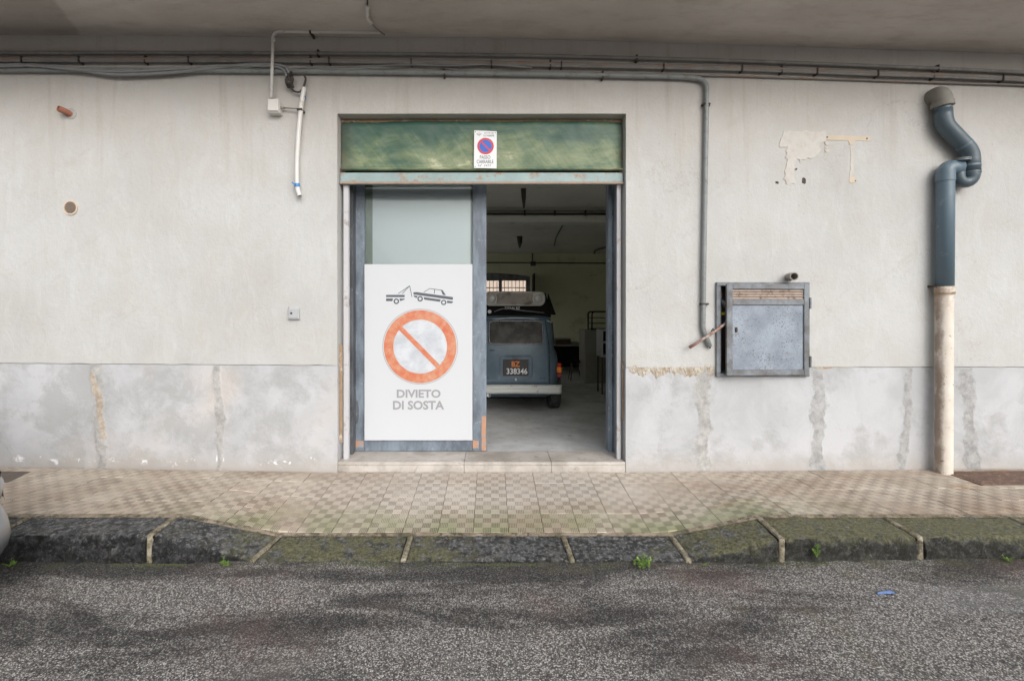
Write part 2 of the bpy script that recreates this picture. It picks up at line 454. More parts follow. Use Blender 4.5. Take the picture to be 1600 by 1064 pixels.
def m_asphalt():
    t = NT('asphalt'); x, y, z = t.xyz(t.pos())
    p2 = t.vec(x, y, 0)
    wv = t.n('ShaderNodeVectorMath', {0: p2, 1: t.scale(t.noise(60, 3, .6, col=True), (.005,.005,0))}, operation='ADD').outputs[0]
    v = t.n('ShaderNodeTexVoronoi', {'Vector': wv, 'Scale': 150.0, 'Randomness': 1.0}, feature='F1')
    rc = t.xyz(v.outputs['Color'])[0]; rc2 = t.xyz(v.outputs['Color'])[1]
    v2 = t.n('ShaderNodeTexVoronoi', {'Vector': wv, 'Scale': 290.0}, feature='F1')
    rd = t.xyz(v2.outputs['Color'])[0]
    st = t.ramp(rc, [(0, (.030,.028,.028)), (.30, (.085,.080,.077)), (.52, (.25,.24,.23)), (.74, (.55,.53,.50)), (1, (.95,.92,.88))])
    st2 = t.ramp(rd, [(0, (.03,.03,.03)), (.45, (.14,.133,.127)), (.8, (.40,.385,.37)), (1, (.75,.72,.68))])
    c = t.mix(.34, st, st2)
    c = t.mix(t.mp(rc2, .80, 1, 0, .5), c, (.22,.135,.105))
    gap = t.mp(v.outputs['Distance'], .42, .62)
    c = t.mix(t.math('MULTIPLY', gap, .6), c, (.02,.02,.02))
    # wheel-polished / oily dark lanes and patches running along the street
    lane = t.noise(1.0, 6, .62, vec=t.scale(t.pos(), (.75, 2.6, 0)), dist=.7)
    ln = t.mp(t.math('ABSOLUTE', t.math('SUBTRACT', t.math('ADD', y, t.mp(t.noise(1.3, 4, .6), 0, 1, -.16, .16)), 2.46)), .02, .17, .085, 0, True)
    edge = t.mp(y, 2.70, 2.95, 0, .16, True)
    lane = t.math('ADD', t.math('ADD', lane, ln), edge)
    lane = t.math('ADD', lane, t.mp(t.noise(16, 6, .75), 0, 1, -.11, .11))
    dk = t.mp(lane, .50, .64, 0, .80)
    c = t.mix(dk, c, t.mix(.8, c, (.012,.012,.013), 'MULTIPLY'))
    c = t.mix(t.math('MULTIPLY', dk, .22), c, (.035,.034,.036))
    tint = t.noise(1.1, 4, .6)
    c = t.mix(t.mp(tint, .52, .68, 0, .34), c, (.17,.10,.085))
    c = t.mix(t.mp(t.noise(1.9, 5, .65), .58, .70, 0, .40), c, (.15,.125,.06))
    dust = t.math('MULTIPLY', t.mp(t.noise(1.7, 5, .6), .5, .66), t.mp(y, 2.0, 2.5, .22, .0))
    c = t.mix(dust, c, (.30,.29,.275))
    # fines on the gutter line, a thin damp film at the far right
    gr = t.math('MULTIPLY', t.mp(y, 2.9, 3.0), t.mp(t.noise(6, 6, .7), .45, .6))
    c = t.mix(t.math('MULTIPLY', gr, .5), c, (.10,.105,.05))
    film = t.math('MULTIPLY', t.mp(t.math('ADD', x, t.mp(t.noise(3, 4), 0, 1, -.25, .25)), 2.25, 2.5), t.mp(t.math('ABSOLUTE', t.math('SUBTRACT', y, 2.62)), .10, .16, 1, 0))
    c = t.mix(t.math('MULTIPLY', film, .22), c, (.20,.205,.215))
    h = t.math('SUBTRACT', t.math('MULTIPLY', rc, .5), t.math('MULTIPLY', gap, .7))
    h = t.math('ADD', h, t.math('MULTIPLY', rd, .3))
    h = t.math('MULTIPLY', h, t.math('SUBTRACT', 1, t.math('MULTIPLY', film, .5)))
    rr = t.mp(film, 0, 1, .8, .6)
    return t.done(c, rr, t.bump(h, .8, .006), spec=.4)
M['asphalt'] = m_asphalt()
def m_green():
    t = NT('green_shutter_paint'); x, y, z = t.xyz(t.pos())
    v = t.scale(t.pos(), (.8, 1, 2.0))
    n = t.noise(2.6, 8, .66, vec=v, dist=.5)
    fan = t.noise(1.0, 7, .66, vec=t.vec(t.math('ADD', t.math('MULTIPLY', x, 7), t.math('MULTIPLY', z, 5)), 0, t.math('MULTIPLY', z, 1.3)), dist=1.2)
    g = t.math('ADD', t.mp(z, 3.33, 3.02, .02, .60), t.math('MULTIPLY', t.math('SUBTRACT', n, .5), 2.2))
    g = t.math('ADD', g, t.math('MULTIPLY', t.math('SUBTRACT', fan, .5), .8))
    c = t.ramp(g, [(0, (.025,.075,.055)), (.30, (.060,.115,.072)), (.60, (.14,.19,.10)), (.84, (.215,.25,.145)), (1, (.40,.41,.26))])
    c = t.mix(t.mp(x, -1.22, -1.40, 0, .7), c, (.055,.06,.05))
    edg = t.math('ADD', t.mp(z, 3.33, 3.37, 0, .12), t.math('ADD', t.mp(z, 2.95, 2.91, 0, .10), t.mp(t.math('ABSOLUTE', t.math('ADD', x, .09)), 1.2, 1.3, 0, .10)))
    rust = t.mp(t.math('ADD', t.noise(11, 9, .75), edg), .62, .68)
    c = t.mix(t.math('MULTIPLY', rust, .65), c, (.13,.085,.05))
    c = t.mix(t.mp(t.noise(14, 8, .75), .66, .7, 0, .5), c, (.42,.43,.30))
    h = t.math('ADD', t.math('MULTIPLY', n, .6), t.math('MULTIPLY', fan, .4))
    return t.done(c, .5, t.bump(h, .35, .02), spec=.5)
M['green'] = m_green()
M['bar'] = simple('pale_blue_bar', (.27,.36,.36), .55, var=.3, sc=7, dirt=(.33,.20,.12), dirt_amt=.30, dirt_sc=10, bump=.4)
def m_steel(name, base, hi, rustz=None):
    t = NT(name); x, y, z = t.xyz(t.pos())
    n = t.noise(4, 8, .68, vec=t.scale(t.pos(), (2, 2, .7)))
    c = t.mix(t.mp(n, .38, .62), base, hi)
    c = t.mix(t.mp(t.noise(18, 8, .75), .60, .68, 0, .5), c, (.50,.53,.55))
    c = t.mix(t.mp(t.noise(26, 7, .7), .64, .70, 0, .6), c, (.10,.085,.075))
    if rustz:
        r = t.math('ADD', z, t.mp(t.noise(12, 4, .6), 0, 1, -.02, .02))
        c = t.mix(t.mp(r, rustz, rustz+.01, 1, 0), c, (.42,.21,.11))
    return t.done(c, t.mp(n, .3, .7, .42, .62), t.bump(t.noise(50, 6, .7), .3, .004), spec=.5)
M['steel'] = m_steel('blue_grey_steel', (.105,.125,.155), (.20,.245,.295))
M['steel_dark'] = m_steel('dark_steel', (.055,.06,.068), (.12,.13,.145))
M['primer'] = simple('orange_primer', (.46,.24,.14), .75, var=.2, sc=30, dirt=(.27,.3,.33), dirt_amt=.5, dirt_sc=18)
M['guide'] = simple('white_guide', (.50,.50,.52), .7, var=.1, sc=5, dirt=(.27,.22,.18), dirt_amt=.2, dirt_sc=5, bump=.3)
M['rot'] = simple('rotten_edge', (.30,.21,.13), .9, var=.4, sc=14, dirt=(.55,.5,.45), dirt_amt=.3, dirt_sc=12, bump=.8)
M['bounce_white'] = simple('white_bounce_wall', (.72,.71,.67), .9, var=.06, sc=2)
def m_cabinet():
    t = NT('cabinet_sheet'); 
    n = t.noise(5, 7, .65)
    c = t.mix(t.mp(n, .38, .62), (.19,.225,.275), (.28,.325,.385))
    sp = t.math('MULTIPLY', t.mp(t.noise(75, 3, .6), .56, .62), t.mp(t.noise(4, 4, .6), .36, .60))
    c = t.mix(t.math('MULTIPLY', sp, .85), c, (.10,.085,.075))
    return t.done(c, .55, t.bump(t.math('MULTIPLY', sp, -1), .3, .003), spec=.5)
M['cab'] = m_cabinet()
def m_cabframe():
    t = NT('cabinet_frame')
    n = t.noise(6, 8, .7, vec=t.scale(t.pos(), (1, 1, 1)))
    c = t.mix(t.mp(n, .38, .62), (.12,.12,.125), (.24,.27,.30))
    c = t.mix(t.mp(t.noise(14, 8, .75), .52, .66, 0, .75), c, (.19,.165,.15))
    return t.done(c, .6, t.bump(t.noise(60, 6, .7), .4, .004), spec=.4)
M['cabframe'] = m_cabframe()
M['louver'] = simple('rusty_louver', (.36,.29,.24), .75, var=.25, sc=18, dirt=(.16,.10,.07), dirt_amt=.4, dirt_sc=20)
M['conduit'] = simple('steel_conduit', (.21,.205,.20), .5, var=.35, sc=5, dirt=(.28,.27,.25), dirt_amt=.35, dirt_sc=7, bump=.3)
M['conduit_brown'] = simple('brown_conduit', (.235,.21,.19), .6, var=.3, sc=5, dirt=(.25,.17,.12), dirt_amt=.4, dirt_sc=6, bump=.3)
M['galv'] = simple('galvanised', (.23,.25,.25), .5, var=.25, sc=7, dirt=(.16,.15,.14), dirt_amt=.3, dirt_sc=16, bump=.3)
M['cable'] = simple('grey_cable', (.24,.245,.25), .55, var=.25, sc=6)
M['cable_dark'] = simple('dark_cable', (.05,.042,.036), .6, var=.3, sc=8)
M['clamp'] = simple('rusted_clamp', (.06,.045,.036), .8, var=.4, sc=20)
M['white_pvc'] = simple('white_pvc', (.66,.645,.62), .45, var=.06, sc=5, dirt=(.4,.35,.3), dirt_amt=.15, dirt_sc=8)
M['pale_box'] = simple('pale_box', (.62,.60,.57), .5, var=.04, sc=6)
M['tape_blue'] = simple('blue_tape', (.05,.22,.52), .4, var=.1, sc=9)
M['terracotta'] = simple('terracotta', (.36,.15,.095), .8, var=.15, sc=12)
M['vent_cream'] = simple('vent_cream', (.62,.50,.40), .7, var=.08, sc=8)
M['vent_brown'] = simple('vent_brown', (.27,.21,.165), .8, var=.15, sc=14)
M['dark'] = simple('dark_void', (.02,.018,.016), .9, var=.2)
M['chrome'] = simple('dull_metal', (.45,.46,.48), .32, 1.0, var=.1)
M['pale_metal'] = simple('pale_metal', (.42,.43,.45), .45, var=.08)
M['blue_pipe'] = simple('blue_grey_pipe', (.105,.155,.195), .42, var=.10, sc=4, dirt=(.20,.24,.26), dirt_amt=.15, dirt_sc=6, bump=.12)
M['blue_pipe_dark'] = simple('dark_blue_pipe', (.070,.100,.122), .42, var=.12, sc=4, bump=.12)
M['grey_pipe'] = simple('grey_dusty_pipe', (.20,.19,.165), .7, var=.15, sc=9, bump=.3)
def m_creampipe():
    t = NT('cream_iron_pipe'); x, y, z = t.xyz(t.pos())
    n = t.noise(6, 6, .6)
    c = t.mix(t.mp(n, .35, .65), (.64,.58,.50), (.74,.69,.62))
    e = t.math('ADD', x, t.mp(t.noise(9, 6, .7, vec=t.scale(t.pos(), (1,1,.6))), 0, 1, -.035, .035))
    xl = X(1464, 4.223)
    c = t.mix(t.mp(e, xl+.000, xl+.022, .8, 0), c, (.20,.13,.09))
    c = t.mix(t.mp(t.noise(26, 6, .65), .63, .68, 0, .85), c, (.20,.12,.08))
    top = t.math('MULTIPLY', t.mp(z, 1.55, 1.83), t.mp(t.noise(14, 6, .7), .42, .55))
    c = t.mix(t.math('MULTIPLY', top, .7), c, (.33,.21,.14))
    return t.done(c, .6, t.bump(t.noise(30, 6, .7), .3, .005), spec=.4)
M['cream_pipe'] = m_creampipe()
M['iron'] = simple('rusty_iron', (.13,.085,.065), .8, var=.4, sc=20, dirt=(.24,.15,.11), dirt_amt=.4, dirt_sc=18, bump=.8)
M['board'] = simple('white_board', (.56,.58,.61), .6, var=.03, sc=2, bump=.02)
M['ink'] = simple('grey_ink', (.30,.305,.315), .6, var=.03)
M['ink_dark'] = simple('dark_ink', (.085,.10,.115), .6, var=.05)
def m_redring():
    t = NT('faded_orange_red'); n = t.noise(14, 6, .7)
    c = t.ramp(n, [(.3, (.50,.11,.06)), (.47, (.56,.19,.10)), (.60, (.55,.27,.17)), (.75, (.62,.38,.27))])
    return t.done(c, .4, spec=.5)
M['redring'] = m_redring()
def m_badge():
    t = NT('worn_sticker'); n = t.noise(8, 7, .65, dist=.6)
    c = t.ramp(n, [(.35, (.45,.48,.52)), (.5, (.52,.55,.59)), (.62, (.59,.62,.66)), (.8, (.49,.52,.56))])
    return t.done(c, .35, spec=.5)
M['badge'] = m_badge()
M['sign_white'] = simple('enamel_white', (.72,.73,.74), .4, var=.03)
M['sign_red'] = simple('enamel_red', (.50,.035,.06), .4, var=.05)
M['sign_blue'] = simple('enamel_blue', (.004,.10,.50), .4, var=.05)
def m_film():
    t = NT('frosted_film')
    c = t.mix(t.noise(2.0, 3), (.40,.43,.47), (.46,.49,.53))
    return t.done(c, .22, spec=.6, Coat_Weight=.5, Coat_Roughness=.12)
M['film'] = m_film()
def m_glass():
    t = NT('window_glass')
    return t.done((.9,.95,.93), .03, Transmission_Weight=1.0, IOR=1.3)
M['glass'] = m_glass()
def m_dirtyglass():
    t = NT('dusty_dark_glass')
    c = t.mix(t.mp(t.noise(5, 5, .6), .4, .65), (.035,.034,.030), (.10,.095,.085))
    return t.done(c, .3, spec=.12)
M['car_glass'] = m_dirtyglass()
def m_marble():
    t = NT('threshold_marble')
    c = t.mix(t.mp(t.noise(3, 7, .65), .35, .65), (.41,.375,.335), (.56,.525,.485))
    c = t.mix(t.mp(t.noise(2.6, 8, .72), .48, .60, 0, .65), c, (.30,.275,.24))
    c = t.mix(t.mp(t.noise(9, 7, .75), .58, .64, 0, .5), c, (.20,.185,.165))
    c = t.mix(t.mp(t.noise(55, 5, .7), .62, .7, 0, .5), c, (.30,.27,.24))
    return t.done(c, .65, t.bump(t.noise(45, 7, .7), .35, .006), spec=.4)
M['marble'] = m_marble()
def m_floor():
    t = NT('garage_concrete'); x, y, z = t.xyz(t.pos())
    c = t.mix(t.mp(t.noise(1.7, 8, .66, vec=t.scale(t.pos(), (1.2, 1, 1)), dist=.4), .36, .62), (.40,.40,.39), (.60,.61,.62))
    c = t.mix(t.mp(t.noise(7, 8, .72), .58, .66, 0, .6), c, (.17,.165,.15))
    c = t.mix(t.mp(t.noise(28, 6, .7), .62, .7, 0, .35), c, (.66,.67,.69))
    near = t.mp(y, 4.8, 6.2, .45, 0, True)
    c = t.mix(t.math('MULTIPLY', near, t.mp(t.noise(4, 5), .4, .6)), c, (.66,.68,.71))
    return t.done(c, t.mp(t.noise(3, 5), .35, .65, .45, .75), t.bump(t.noise(20, 8, .7), .3, .008), spec=.4)
M['gfloor'] = m_floor()
def m_inner(name, a, b):
    t = NT(name)
    c = t.mix(t.mp(t.noise(.8, 6, .6), .35, .65), a, b)
    c = t.mix(t.mp(t.noise(2.5, 7, .7), .56, .68, 0, .5), c, tuple(k*.6 for k in a))
    return t.done(c, .9, t.bump(t.noise(12, 7, .65), .3, .012), spec=.2)
M['inner'] = m_inner('inner_wall', (.66,.67,.50), (.76,.76,.60))
M['inner_ceil'] = m_inner('inner_ceiling', (.60,.60,.55), (.72,.72,.67))
M['beam'] = m_inner('beam_paint', (.78,.79,.76), (.84,.84,.82))
M['pink'] = simple('pink_wall', (.72,.56,.48), .9, var=.12, sc=1.2)
M['black'] = simple('black_panel', (.010,.009,.008), .8, var=.3, sc=6, spec=.15)
M['chair_wood'] = simple('grey_planks', (.22,.22,.18), .8, var=.25, sc=9, bump=.5)
M['dustgrey'] = simple('dusty_board', (.25,.25,.22), .85, var=.15, sc=5)
M['white_paint'] = simple('dull_white', (.55,.57,.58), .5, var=.08, sc=6, dirt=(.3,.25,.2), dirt_amt=.2, dirt_sc=10)
def m_carblue():
    t = NT('faded_blue_paint')
    c = t.mix(t.mp(t.noise(3, 6, .6), .35, .65), (.078,.122,.160), (.125,.182,.228))
    c = t.mix(t.mp(t.noise(6, 8, .72), .60, .68, 0, .5), c, (.24,.29,.32))
    return t.done(c, .42, t.bump(t.noise(6, 3), .12, .02), spec=.5)
M['car_blue'] = m_carblue()
M['bumper'] = simple('dull_white_bumper', (.60,.62,.60), .45, var=.06, sc=4, dirt=(.30,.15,.09), dirt_amt=.06, dirt_sc=10)
M['rubber'] = simple('tyre_rubber', (.032,.032,.033), .8, var=.3, sc=20, dirt=(.09,.085,.08), dirt_amt=.4, dirt_sc=14)
M['grille'] = simple('grille_metal', (.52,.48,.42), .5, 0.0, var=.25, sc=8, dirt=(.15,.11,.08), dirt_amt=.4)
M['grille_dark'] = simple('grille_mesh', (.22,.19,.165), .6, .2, var=.35, sc=24)
M['lens'] = simple('lamp_lens', (.50,.50,.47), .15, var=.2, sc=20)
M['lamp_dark'] = simple('dark_lamp_glass', (.05,.05,.055), .08, var=.2, spec=.8)
M['lens_red'] = simple('red_lens', (.42,.03,.02), .25, var=.15)
M['lens_orange'] = simple('orange_lens', (.75,.23,.03), .25, var=.15)
M['lens_maroon'] = simple('maroon_lens', (.26,.035,.06), .25, var=.15)
M['plate'] = simple('plate_black', (.03,.028,.03), .5, var=.3, sc=20)
M['plate_orange'] = simple('plate_orange', (.70,.22,.04), .6, var=.05)
M['plate_white'] = simple('plate_white', (.75,.77,.78), .6, var=.05)
def m_silver():
    t = NT('silver_car_paint')
    return t.done((.24,.255,.275), .30, metal=.5, spec=.5, Coat_Weight=.8, Coat_Roughness=.05)
M['silver'] = m_silver()
def m_leaf():
    t = NT('weed_leaf')
    c = t.mix(t.noise(40, 3), (.08,.17,.025), (.20,.31,.06))
    return t.done(c, .5, spec=.4)
M['leaf'] = m_leaf()
M['litter'] = simple('blue_litter', (.16,.27,.55), .3, var=.4, sc=50)
M['stick'] = simple('rusty_stick', (.28,.13,.09), .8, var=.4, sc=14, dirt=(.38,.36,.33), dirt_amt=.5, dirt_sc=20)
M['yellow'] = simple('yellow_tag', (.62,.55,.03), .5, var=.1)
M['moss'] = simple('kerb_moss', (.075,.085,.035), .9, var=.5, sc=30, bump=.8)

# ------------------------------------------------------------------ ground surface functions
KB, KF = 3.308, 3.03          # kerb back / front distance
def road_z(x, y):
    return interp(x, [(-9, 0), (1.5, 0), (3.4, .03), (9, .035)]) * interp(y, [(2.0, 0), (3.0, 1)]) + .006 * FR(x, y, 0, 1.1, 3)
def wall_foot(x): return interp(x, [(-4.5, .193), (-1.5, .147), (1.22, .145), (2.6, .160), (4.9, .178)])
def kerb_back(x): return interp(x, [(-2.16, .172), (-1.50, .042), (1.25, .042), (1.87, .168), (4, .172)])
def kerb_front(x): return interp(x, [(-2.17, .172), (-1.52, .016), (1.27, .016), (1.86, .150), (4, .168)])
def walk_z(x, y):
    t = (y - KB) / (DW - KB)
    return kerb_back(x) * (1-t) + wall_foot(x) * t
def ceil_z(x): return interp(x, [(-9, 4.14), (-4.47, 4.116), (-2.26, 4.10), (-.05, 4.087), (1.70, 4.04), (3.56, 3.982), (4.84, 3.942), (9, 3.83)])
def dado_z(x): return interp(x, [(-4.47, 1.139), (-1.4, 1.118), (1.2, 1.100), (5, 1.105)])

# ------------------------------------------------------------------ setting: road and ground
m = MB()
m.grid(1, 1, lambda u, v: (-150 + 300*u, -150 + 300*v, -.06))
m.build('ground', M['asphalt'], kind='structure')
m = MB(); m.add([(-16,DW+.35,-.03),(RX0,DW+.35,-.03),(RX0,BY+.2,-.03),(8,BY+.2,-.03),(8,20,-.03),(-16,20,-.03)], [(0,1,2,3,4,5)])
m.build('added_bounce_ground', simple('pale_concrete', (.58,.57,.54), .9, var=.12, sc=2), kind='structure')  # pale ground added out of view to bounce daylight into the garage
m = MB()
xs = [-30, -14, -9] + [-7 + 14*i/140 for i in range(141)] + [9, 14, 30]
ys = [-6, -2, 0, .8] + [1.4 + (KF+.05-1.4)*j/26 for j in range(27)]
vs = [(a, b, road_z(a, b)) for b in ys for a in xs]; nx = len(xs)
m.add(vs, [(j*nx+i, j*nx+i+1, (j+1)*nx+i+1, (j+1)*nx+i) for j in range(len(ys)-1) for i in range(nx-1)])
m.build('road', M['asphalt'], smooth=True, kind='structure')

# sidewalk bed + tiles
def open_bed(a, b, y0, y1, dz, nx=120, ny=8):
    return lambda u, v: (a + (b-a)*u, y0 + (y1-y0)*v, walk_z(a + (b-a)*u, y0 + (y1-y0)*v) + dz)
m = MB(); m.grid(260, 10, open_bed(-8, 8, KB-.02, DW+.02, -.006))
walk = m.build('sidewalk', M['bed'], smooth=True, kind='structure')
TS = .25; x0t = -.129; y0t = KB + .035
def tile(xa, xb, ya, yb, jit):
    g = .0012
    xa += g; xb -= g; ya += g; yb -= g
    b = .002
    c = Vector((x0 := xa, y0 := ya, walk_z(xa, ya)))
    def z(x, y): return walk_z(x, y) + .001 + jit
    vs = [(xa,ya,z(xa,ya)-b-.012),(xb,ya,z(xb,ya)-b-.012),(xb,yb,z(xb,yb)-b-.012),(xa,yb,z(xa,yb)-b-.012),
          (xa,ya,z(xa,ya)-b),(xb,ya,z(xb,ya)-b),(xb,yb,z(xb,yb)-b),(xa,yb,z(xa,yb)-b),
          (xa+b,ya+b,z(xa,ya)),(xb-b,ya+b,z(xb,ya)),(xb-b,yb-b,z(xb,yb)),(xa+b,yb-b,z(xa,yb))]
    me = bpy.data.meshes.new('tile')
    o0 = Vector((math.floor((xa-x0t)/TS+.01)*TS + x0t, math.floor((ya-y0t)/TS+.01)*TS + y0t, 0))
    me.from_pydata([(p[0]-o0.x, p[1]-o0.y, p[2]) for p in vs], [],
        [(0,1,5,4),(1,2,6,5),(2,3,7,6),(3,0,4,7),(4,5,9,8),(5,6,10,9),(6,7,11,10),(7,4,8,11),(8,9,10,11)])
    me.materials.append(M['tile'])
    o = bpy.data.objects.new('tile', me); COL.objects.link(o)
    o.parent = walk
    o.location = walk.matrix_world.inverted() @ o0
    o.rotation_euler.z = random.uniform(-.003, .003)
    return o
random.seed(21)
for i in range(-20, 22):
    for j in range(4):
        xa = x0t + i*TS; ya = y0t + j*TS
        yb = min(ya + TS, DW - .004)
        tile(xa, xa+TS, ya, yb, random.uniform(-.0012, .0026))

# kerb: each stone a part of its own, tan mortar between
m = MB(); m.box(-8, 8, KF+.03, KB-.01, -.05, .0)
kerb = m.build('kerb', M['mortar_tan'], kind='structure')
JF = [-5.6, -4.35, -3.20, -2.185, -1.527, -.564, .517, 1.262, 1.856, 2.739, 3.62, 4.6, 5.7]   # joint centres, front
JB = [-5.6, -4.35, -3.22, -2.21, -1.478, -.566, .500, 1.250, 1.866, 2.735, 3.62, 4.6, 5.7]    # joint centres, back
def kerb_pt(xf, xb, v, top=True):
    """v: 0 front-top edge -> 1 back"""
    x = xf + (xb - xf)*v
    return x, KF + (KB - .006 - KF)*v, kerb_front(xf)*(1-v) + (kerb_back(xb)-.002)*v
for k in range(len(JF)-1):
    hw = .024
    af, bf, ab, bb = JF[k]+hw, JF[k+1]-hw, JB[k]+hw, JB[k+1]-hw
    nxs = max(10, int((bf-af)/.018)); ntop = 12; nfr = 12
    seed = k * 7.3
    rows = []
    for r_ in range(nfr + ntop + 1):
        row = []
        for i in range(nxs+1):
            u = i/nxs
            xf = af + (bf-af)*u; xb = ab + (bb-ab)*u
            if r_ <= nfr:      # front face from road up to edge
                s_ = r_/nfr
                x, y, z = kerb_pt(xf, xb, 0)
                zz = -.06 + (z+.06)*s_
                rough = .022*FR(x, zz, seed, 8, 6)*(1 if z > .06 else .5)
                y = y + rough - .012*(1-s_)*(z > .06) + .012*max(0, s_-.86)/.14
                z = zz - .003*max(0, s_-.9)/.1
            else:
                v = (r_-nfr)/ntop
                x, y, z = kerb_pt(xf, xb, v)
                z += .0060*FR(x, y, seed, 9, 6) - .002 + .002*min(1, v*6)
                if v < .2: y += .004*N1(x, 0, seed, 22)
            e = min(u, 1-u)*(bf-af)
            if e < .012: z -= (.012-e)*.5
            row.append((x, y, z))
        rows.append(row)
    m = MB(); n1 = nxs+1
    vs = [p for row in rows for p in row]
    m.add(vs, [(j*n1+i, j*n1+i+1, (j+1)*n1+i+1, (j+1)*n1+i) for j in range(len(rows)-1) for i in range(nxs)])
    # ends
    for i, sgn in ((0, 1), (nxs, -1)):
        col = [j*n1+i for j in range(len(rows))]
        base = [len(m.v), len(m.v)+1]
        xx = rows[0][i][0]
        m.v += [(rows[-1][i][0], KB-.006, -.06)]
        m.f.append(tuple((col + [base[0]])[::sgn]))
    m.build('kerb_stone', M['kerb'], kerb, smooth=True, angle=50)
for k in range(1, len(JF)-1):      # mortar joints
    m = MB()
    seed = k*3.1; h = .019
    prof = []
    zt = kerb_front(JF[k])
    nseg = 6
    path = [(JF[k], KF-.004, -.05 + (zt+.053)*s_/nseg) for s_ in range(nseg)]
    path += [(JF[k] + (JB[k]-JF[k])*v, KF + (KB-.01-KF)*v, zt*(1-v) + kerb_back(JB[k])*v + .004) for v in [0, .12, .25, .4, .55, .7, .85, 1]]
    vs = []
    lat = [-1, -.7, -.15, .2, .75, 1]; lift = [-.012, .001, -.001, .001, .0005, -.012]
    for q, (x, y, z) in enumerate(path):
        on_top = q >= nseg
        for a, l in zip(lat, lift):
            wob = .005*N1(q*.9, a*1.3, seed, 1.3)
            vs.append((x + a*h + wob, y - (0 if on_top else l) , z + (l if on_top else 0) + .0015*N1(q*2.1, a*3, seed)))
    nl = len(lat)
    m.add(vs, [(q*nl+i, q*nl+i+1, (q+1)*nl+i+1, (q+1)*nl+i) for q in range(len(path)-1) for i in range(nl-1)])
    m.build('mortar_joint', M['mortar_tan'], kerb, smooth=True)
# cement haunch between tiles and kerb
m = MB()
m.grid(420, 3, lambda u, v: (-8+16*u, KB-.012 + (.052 + .006*N1((-8+16*u)*9))*v, walk_z(-8+16*u, KB) + .0035 - .004*(1-v)*(1-v) + .002*N1((-8+16*u)*7, v*3)))
m.build('cement_haunch', M['haunch'], kerb, smooth=True)

# ------------------------------------------------------------------ the building
bld = empty('building', (0, DW+4, 0), 'pale plastered building with a wide garage doorway and grey lower band', 'building')
WX0, WX1 = -7.5, 7.5
OX0, OX1, OZT = -1.401, 1.221, 3.401
CABX0, CABX1, CABZ0, CABZ1 = X(1123), X(1263), Z(585), Z(444)
def wav(x, z): return .004*FR(x, z, 0, 1.5, 3)
def wallgrid(x0, x1, zb, zt, zabs, holes, depth, res=.05, yoff=0.0, sides='', rough=.0, zfix=True):
    xb = {round(x0, 4), round(x1, 4)}
    n = max(1, int((x1-x0)/res))
    for i in range(n+1): xb.add(round(x0 + (x1-x0)*i/n, 4))
    for h in holes: xb |= {round(h[0], 4), round(h[1], 4)}
    for h in holes: xb = {q for q in xb if q in (round(h[0],4), round(h[1],4), round(x0,4), round(x1,4)) or (abs(q-h[0]) > .012 and abs(q-h[1]) > .012)}
    xb = sorted(q for q in xb if x0-2e-4 <= q <= x1+2e-4)
    za, zc = zabs
    n = max(1, int((zc-za)/res))
    zz = {round(za + (zc-za)*j/n, 4) for j in range(n+1)}
    for h in holes:
        for q in (h[2], h[3]):
            if za < q < zc:
                zz = {k for k in zz if abs(k-q) > .012}; zz.add(round(q, 4))
    zz = sorted(zz)
    rows = [None] + zz + ['t']
    m = MB(); nx = len(xb); vs = []
    for r_ in rows:
        for x in xb:
            z = zb(x) if r_ is None else zt(x) if r_ == 't' else r_
            vs.append((x, DW + yoff + wav(x, z), z))
    def kept(i, j):
        cx = (xb[i]+xb[i+1])/2
        a = vs[j*nx+i][2]; b = vs[(j+1)*nx+i][2]; cz = (a+b)/2
        return not any(h[0] < cx < h[1] and h[2] < cz < h[3] for h in holes)
    keep = {(i, j) for j in range(len(rows)-1) for i in range(nx-1) if kept(i, j)}
    fs = [(j*nx+i, j*nx+i+1, (j+1)*nx+i+1, (j+1)*nx+i) for i, j in keep]
    back = {}
    def bk(q):
        if q not in back:
            x, y, z = vs[q]; back[q] = len(vs); vs.append((x, DW + depth, z))
        return back[q]
    for i, j in keep:
        for di, dj, a, b in ((-1, 0, j*nx+i, (j+1)*nx+i), (1, 0, (j+1)*nx+i+1, j*nx+i+1), (0, -1, j*nx+i+1, j*nx+i), (0, 1, (j+1)*nx+i, (j+1)*nx+i+1)):
            ni, nj = i+di, j+dj
            if (ni, nj) in keep: continue
            out = ni < 0 or ni >= nx-1 or nj < 0 or nj >= len(rows)-1
            if out:
                side = 'l' if ni < 0 else 'r' if ni >= nx-1 else 'b' if nj < 0 else 't'
                if side not in sides: continue
            fs.append((a, b, bk(b), bk(a)))
    m.add(vs, fs)
    return m
door_hole = (OX0, OX1, -1, OZT); cab_hole = (CABX0, CABX1, CABZ0, CABZ1)
EDGE = .004
def ragged(x): return dado_z(x) + .004*FR(x, 1, 0, 6, 4)
m = wallgrid(WX0, WX1, ragged, ceil_z, (1.20, 3.78), [door_hole, cab_hole], .32, .05, 0, sides='b')
m.build('plaster_wall', M['plaster'], bld, smooth=True, angle=40)
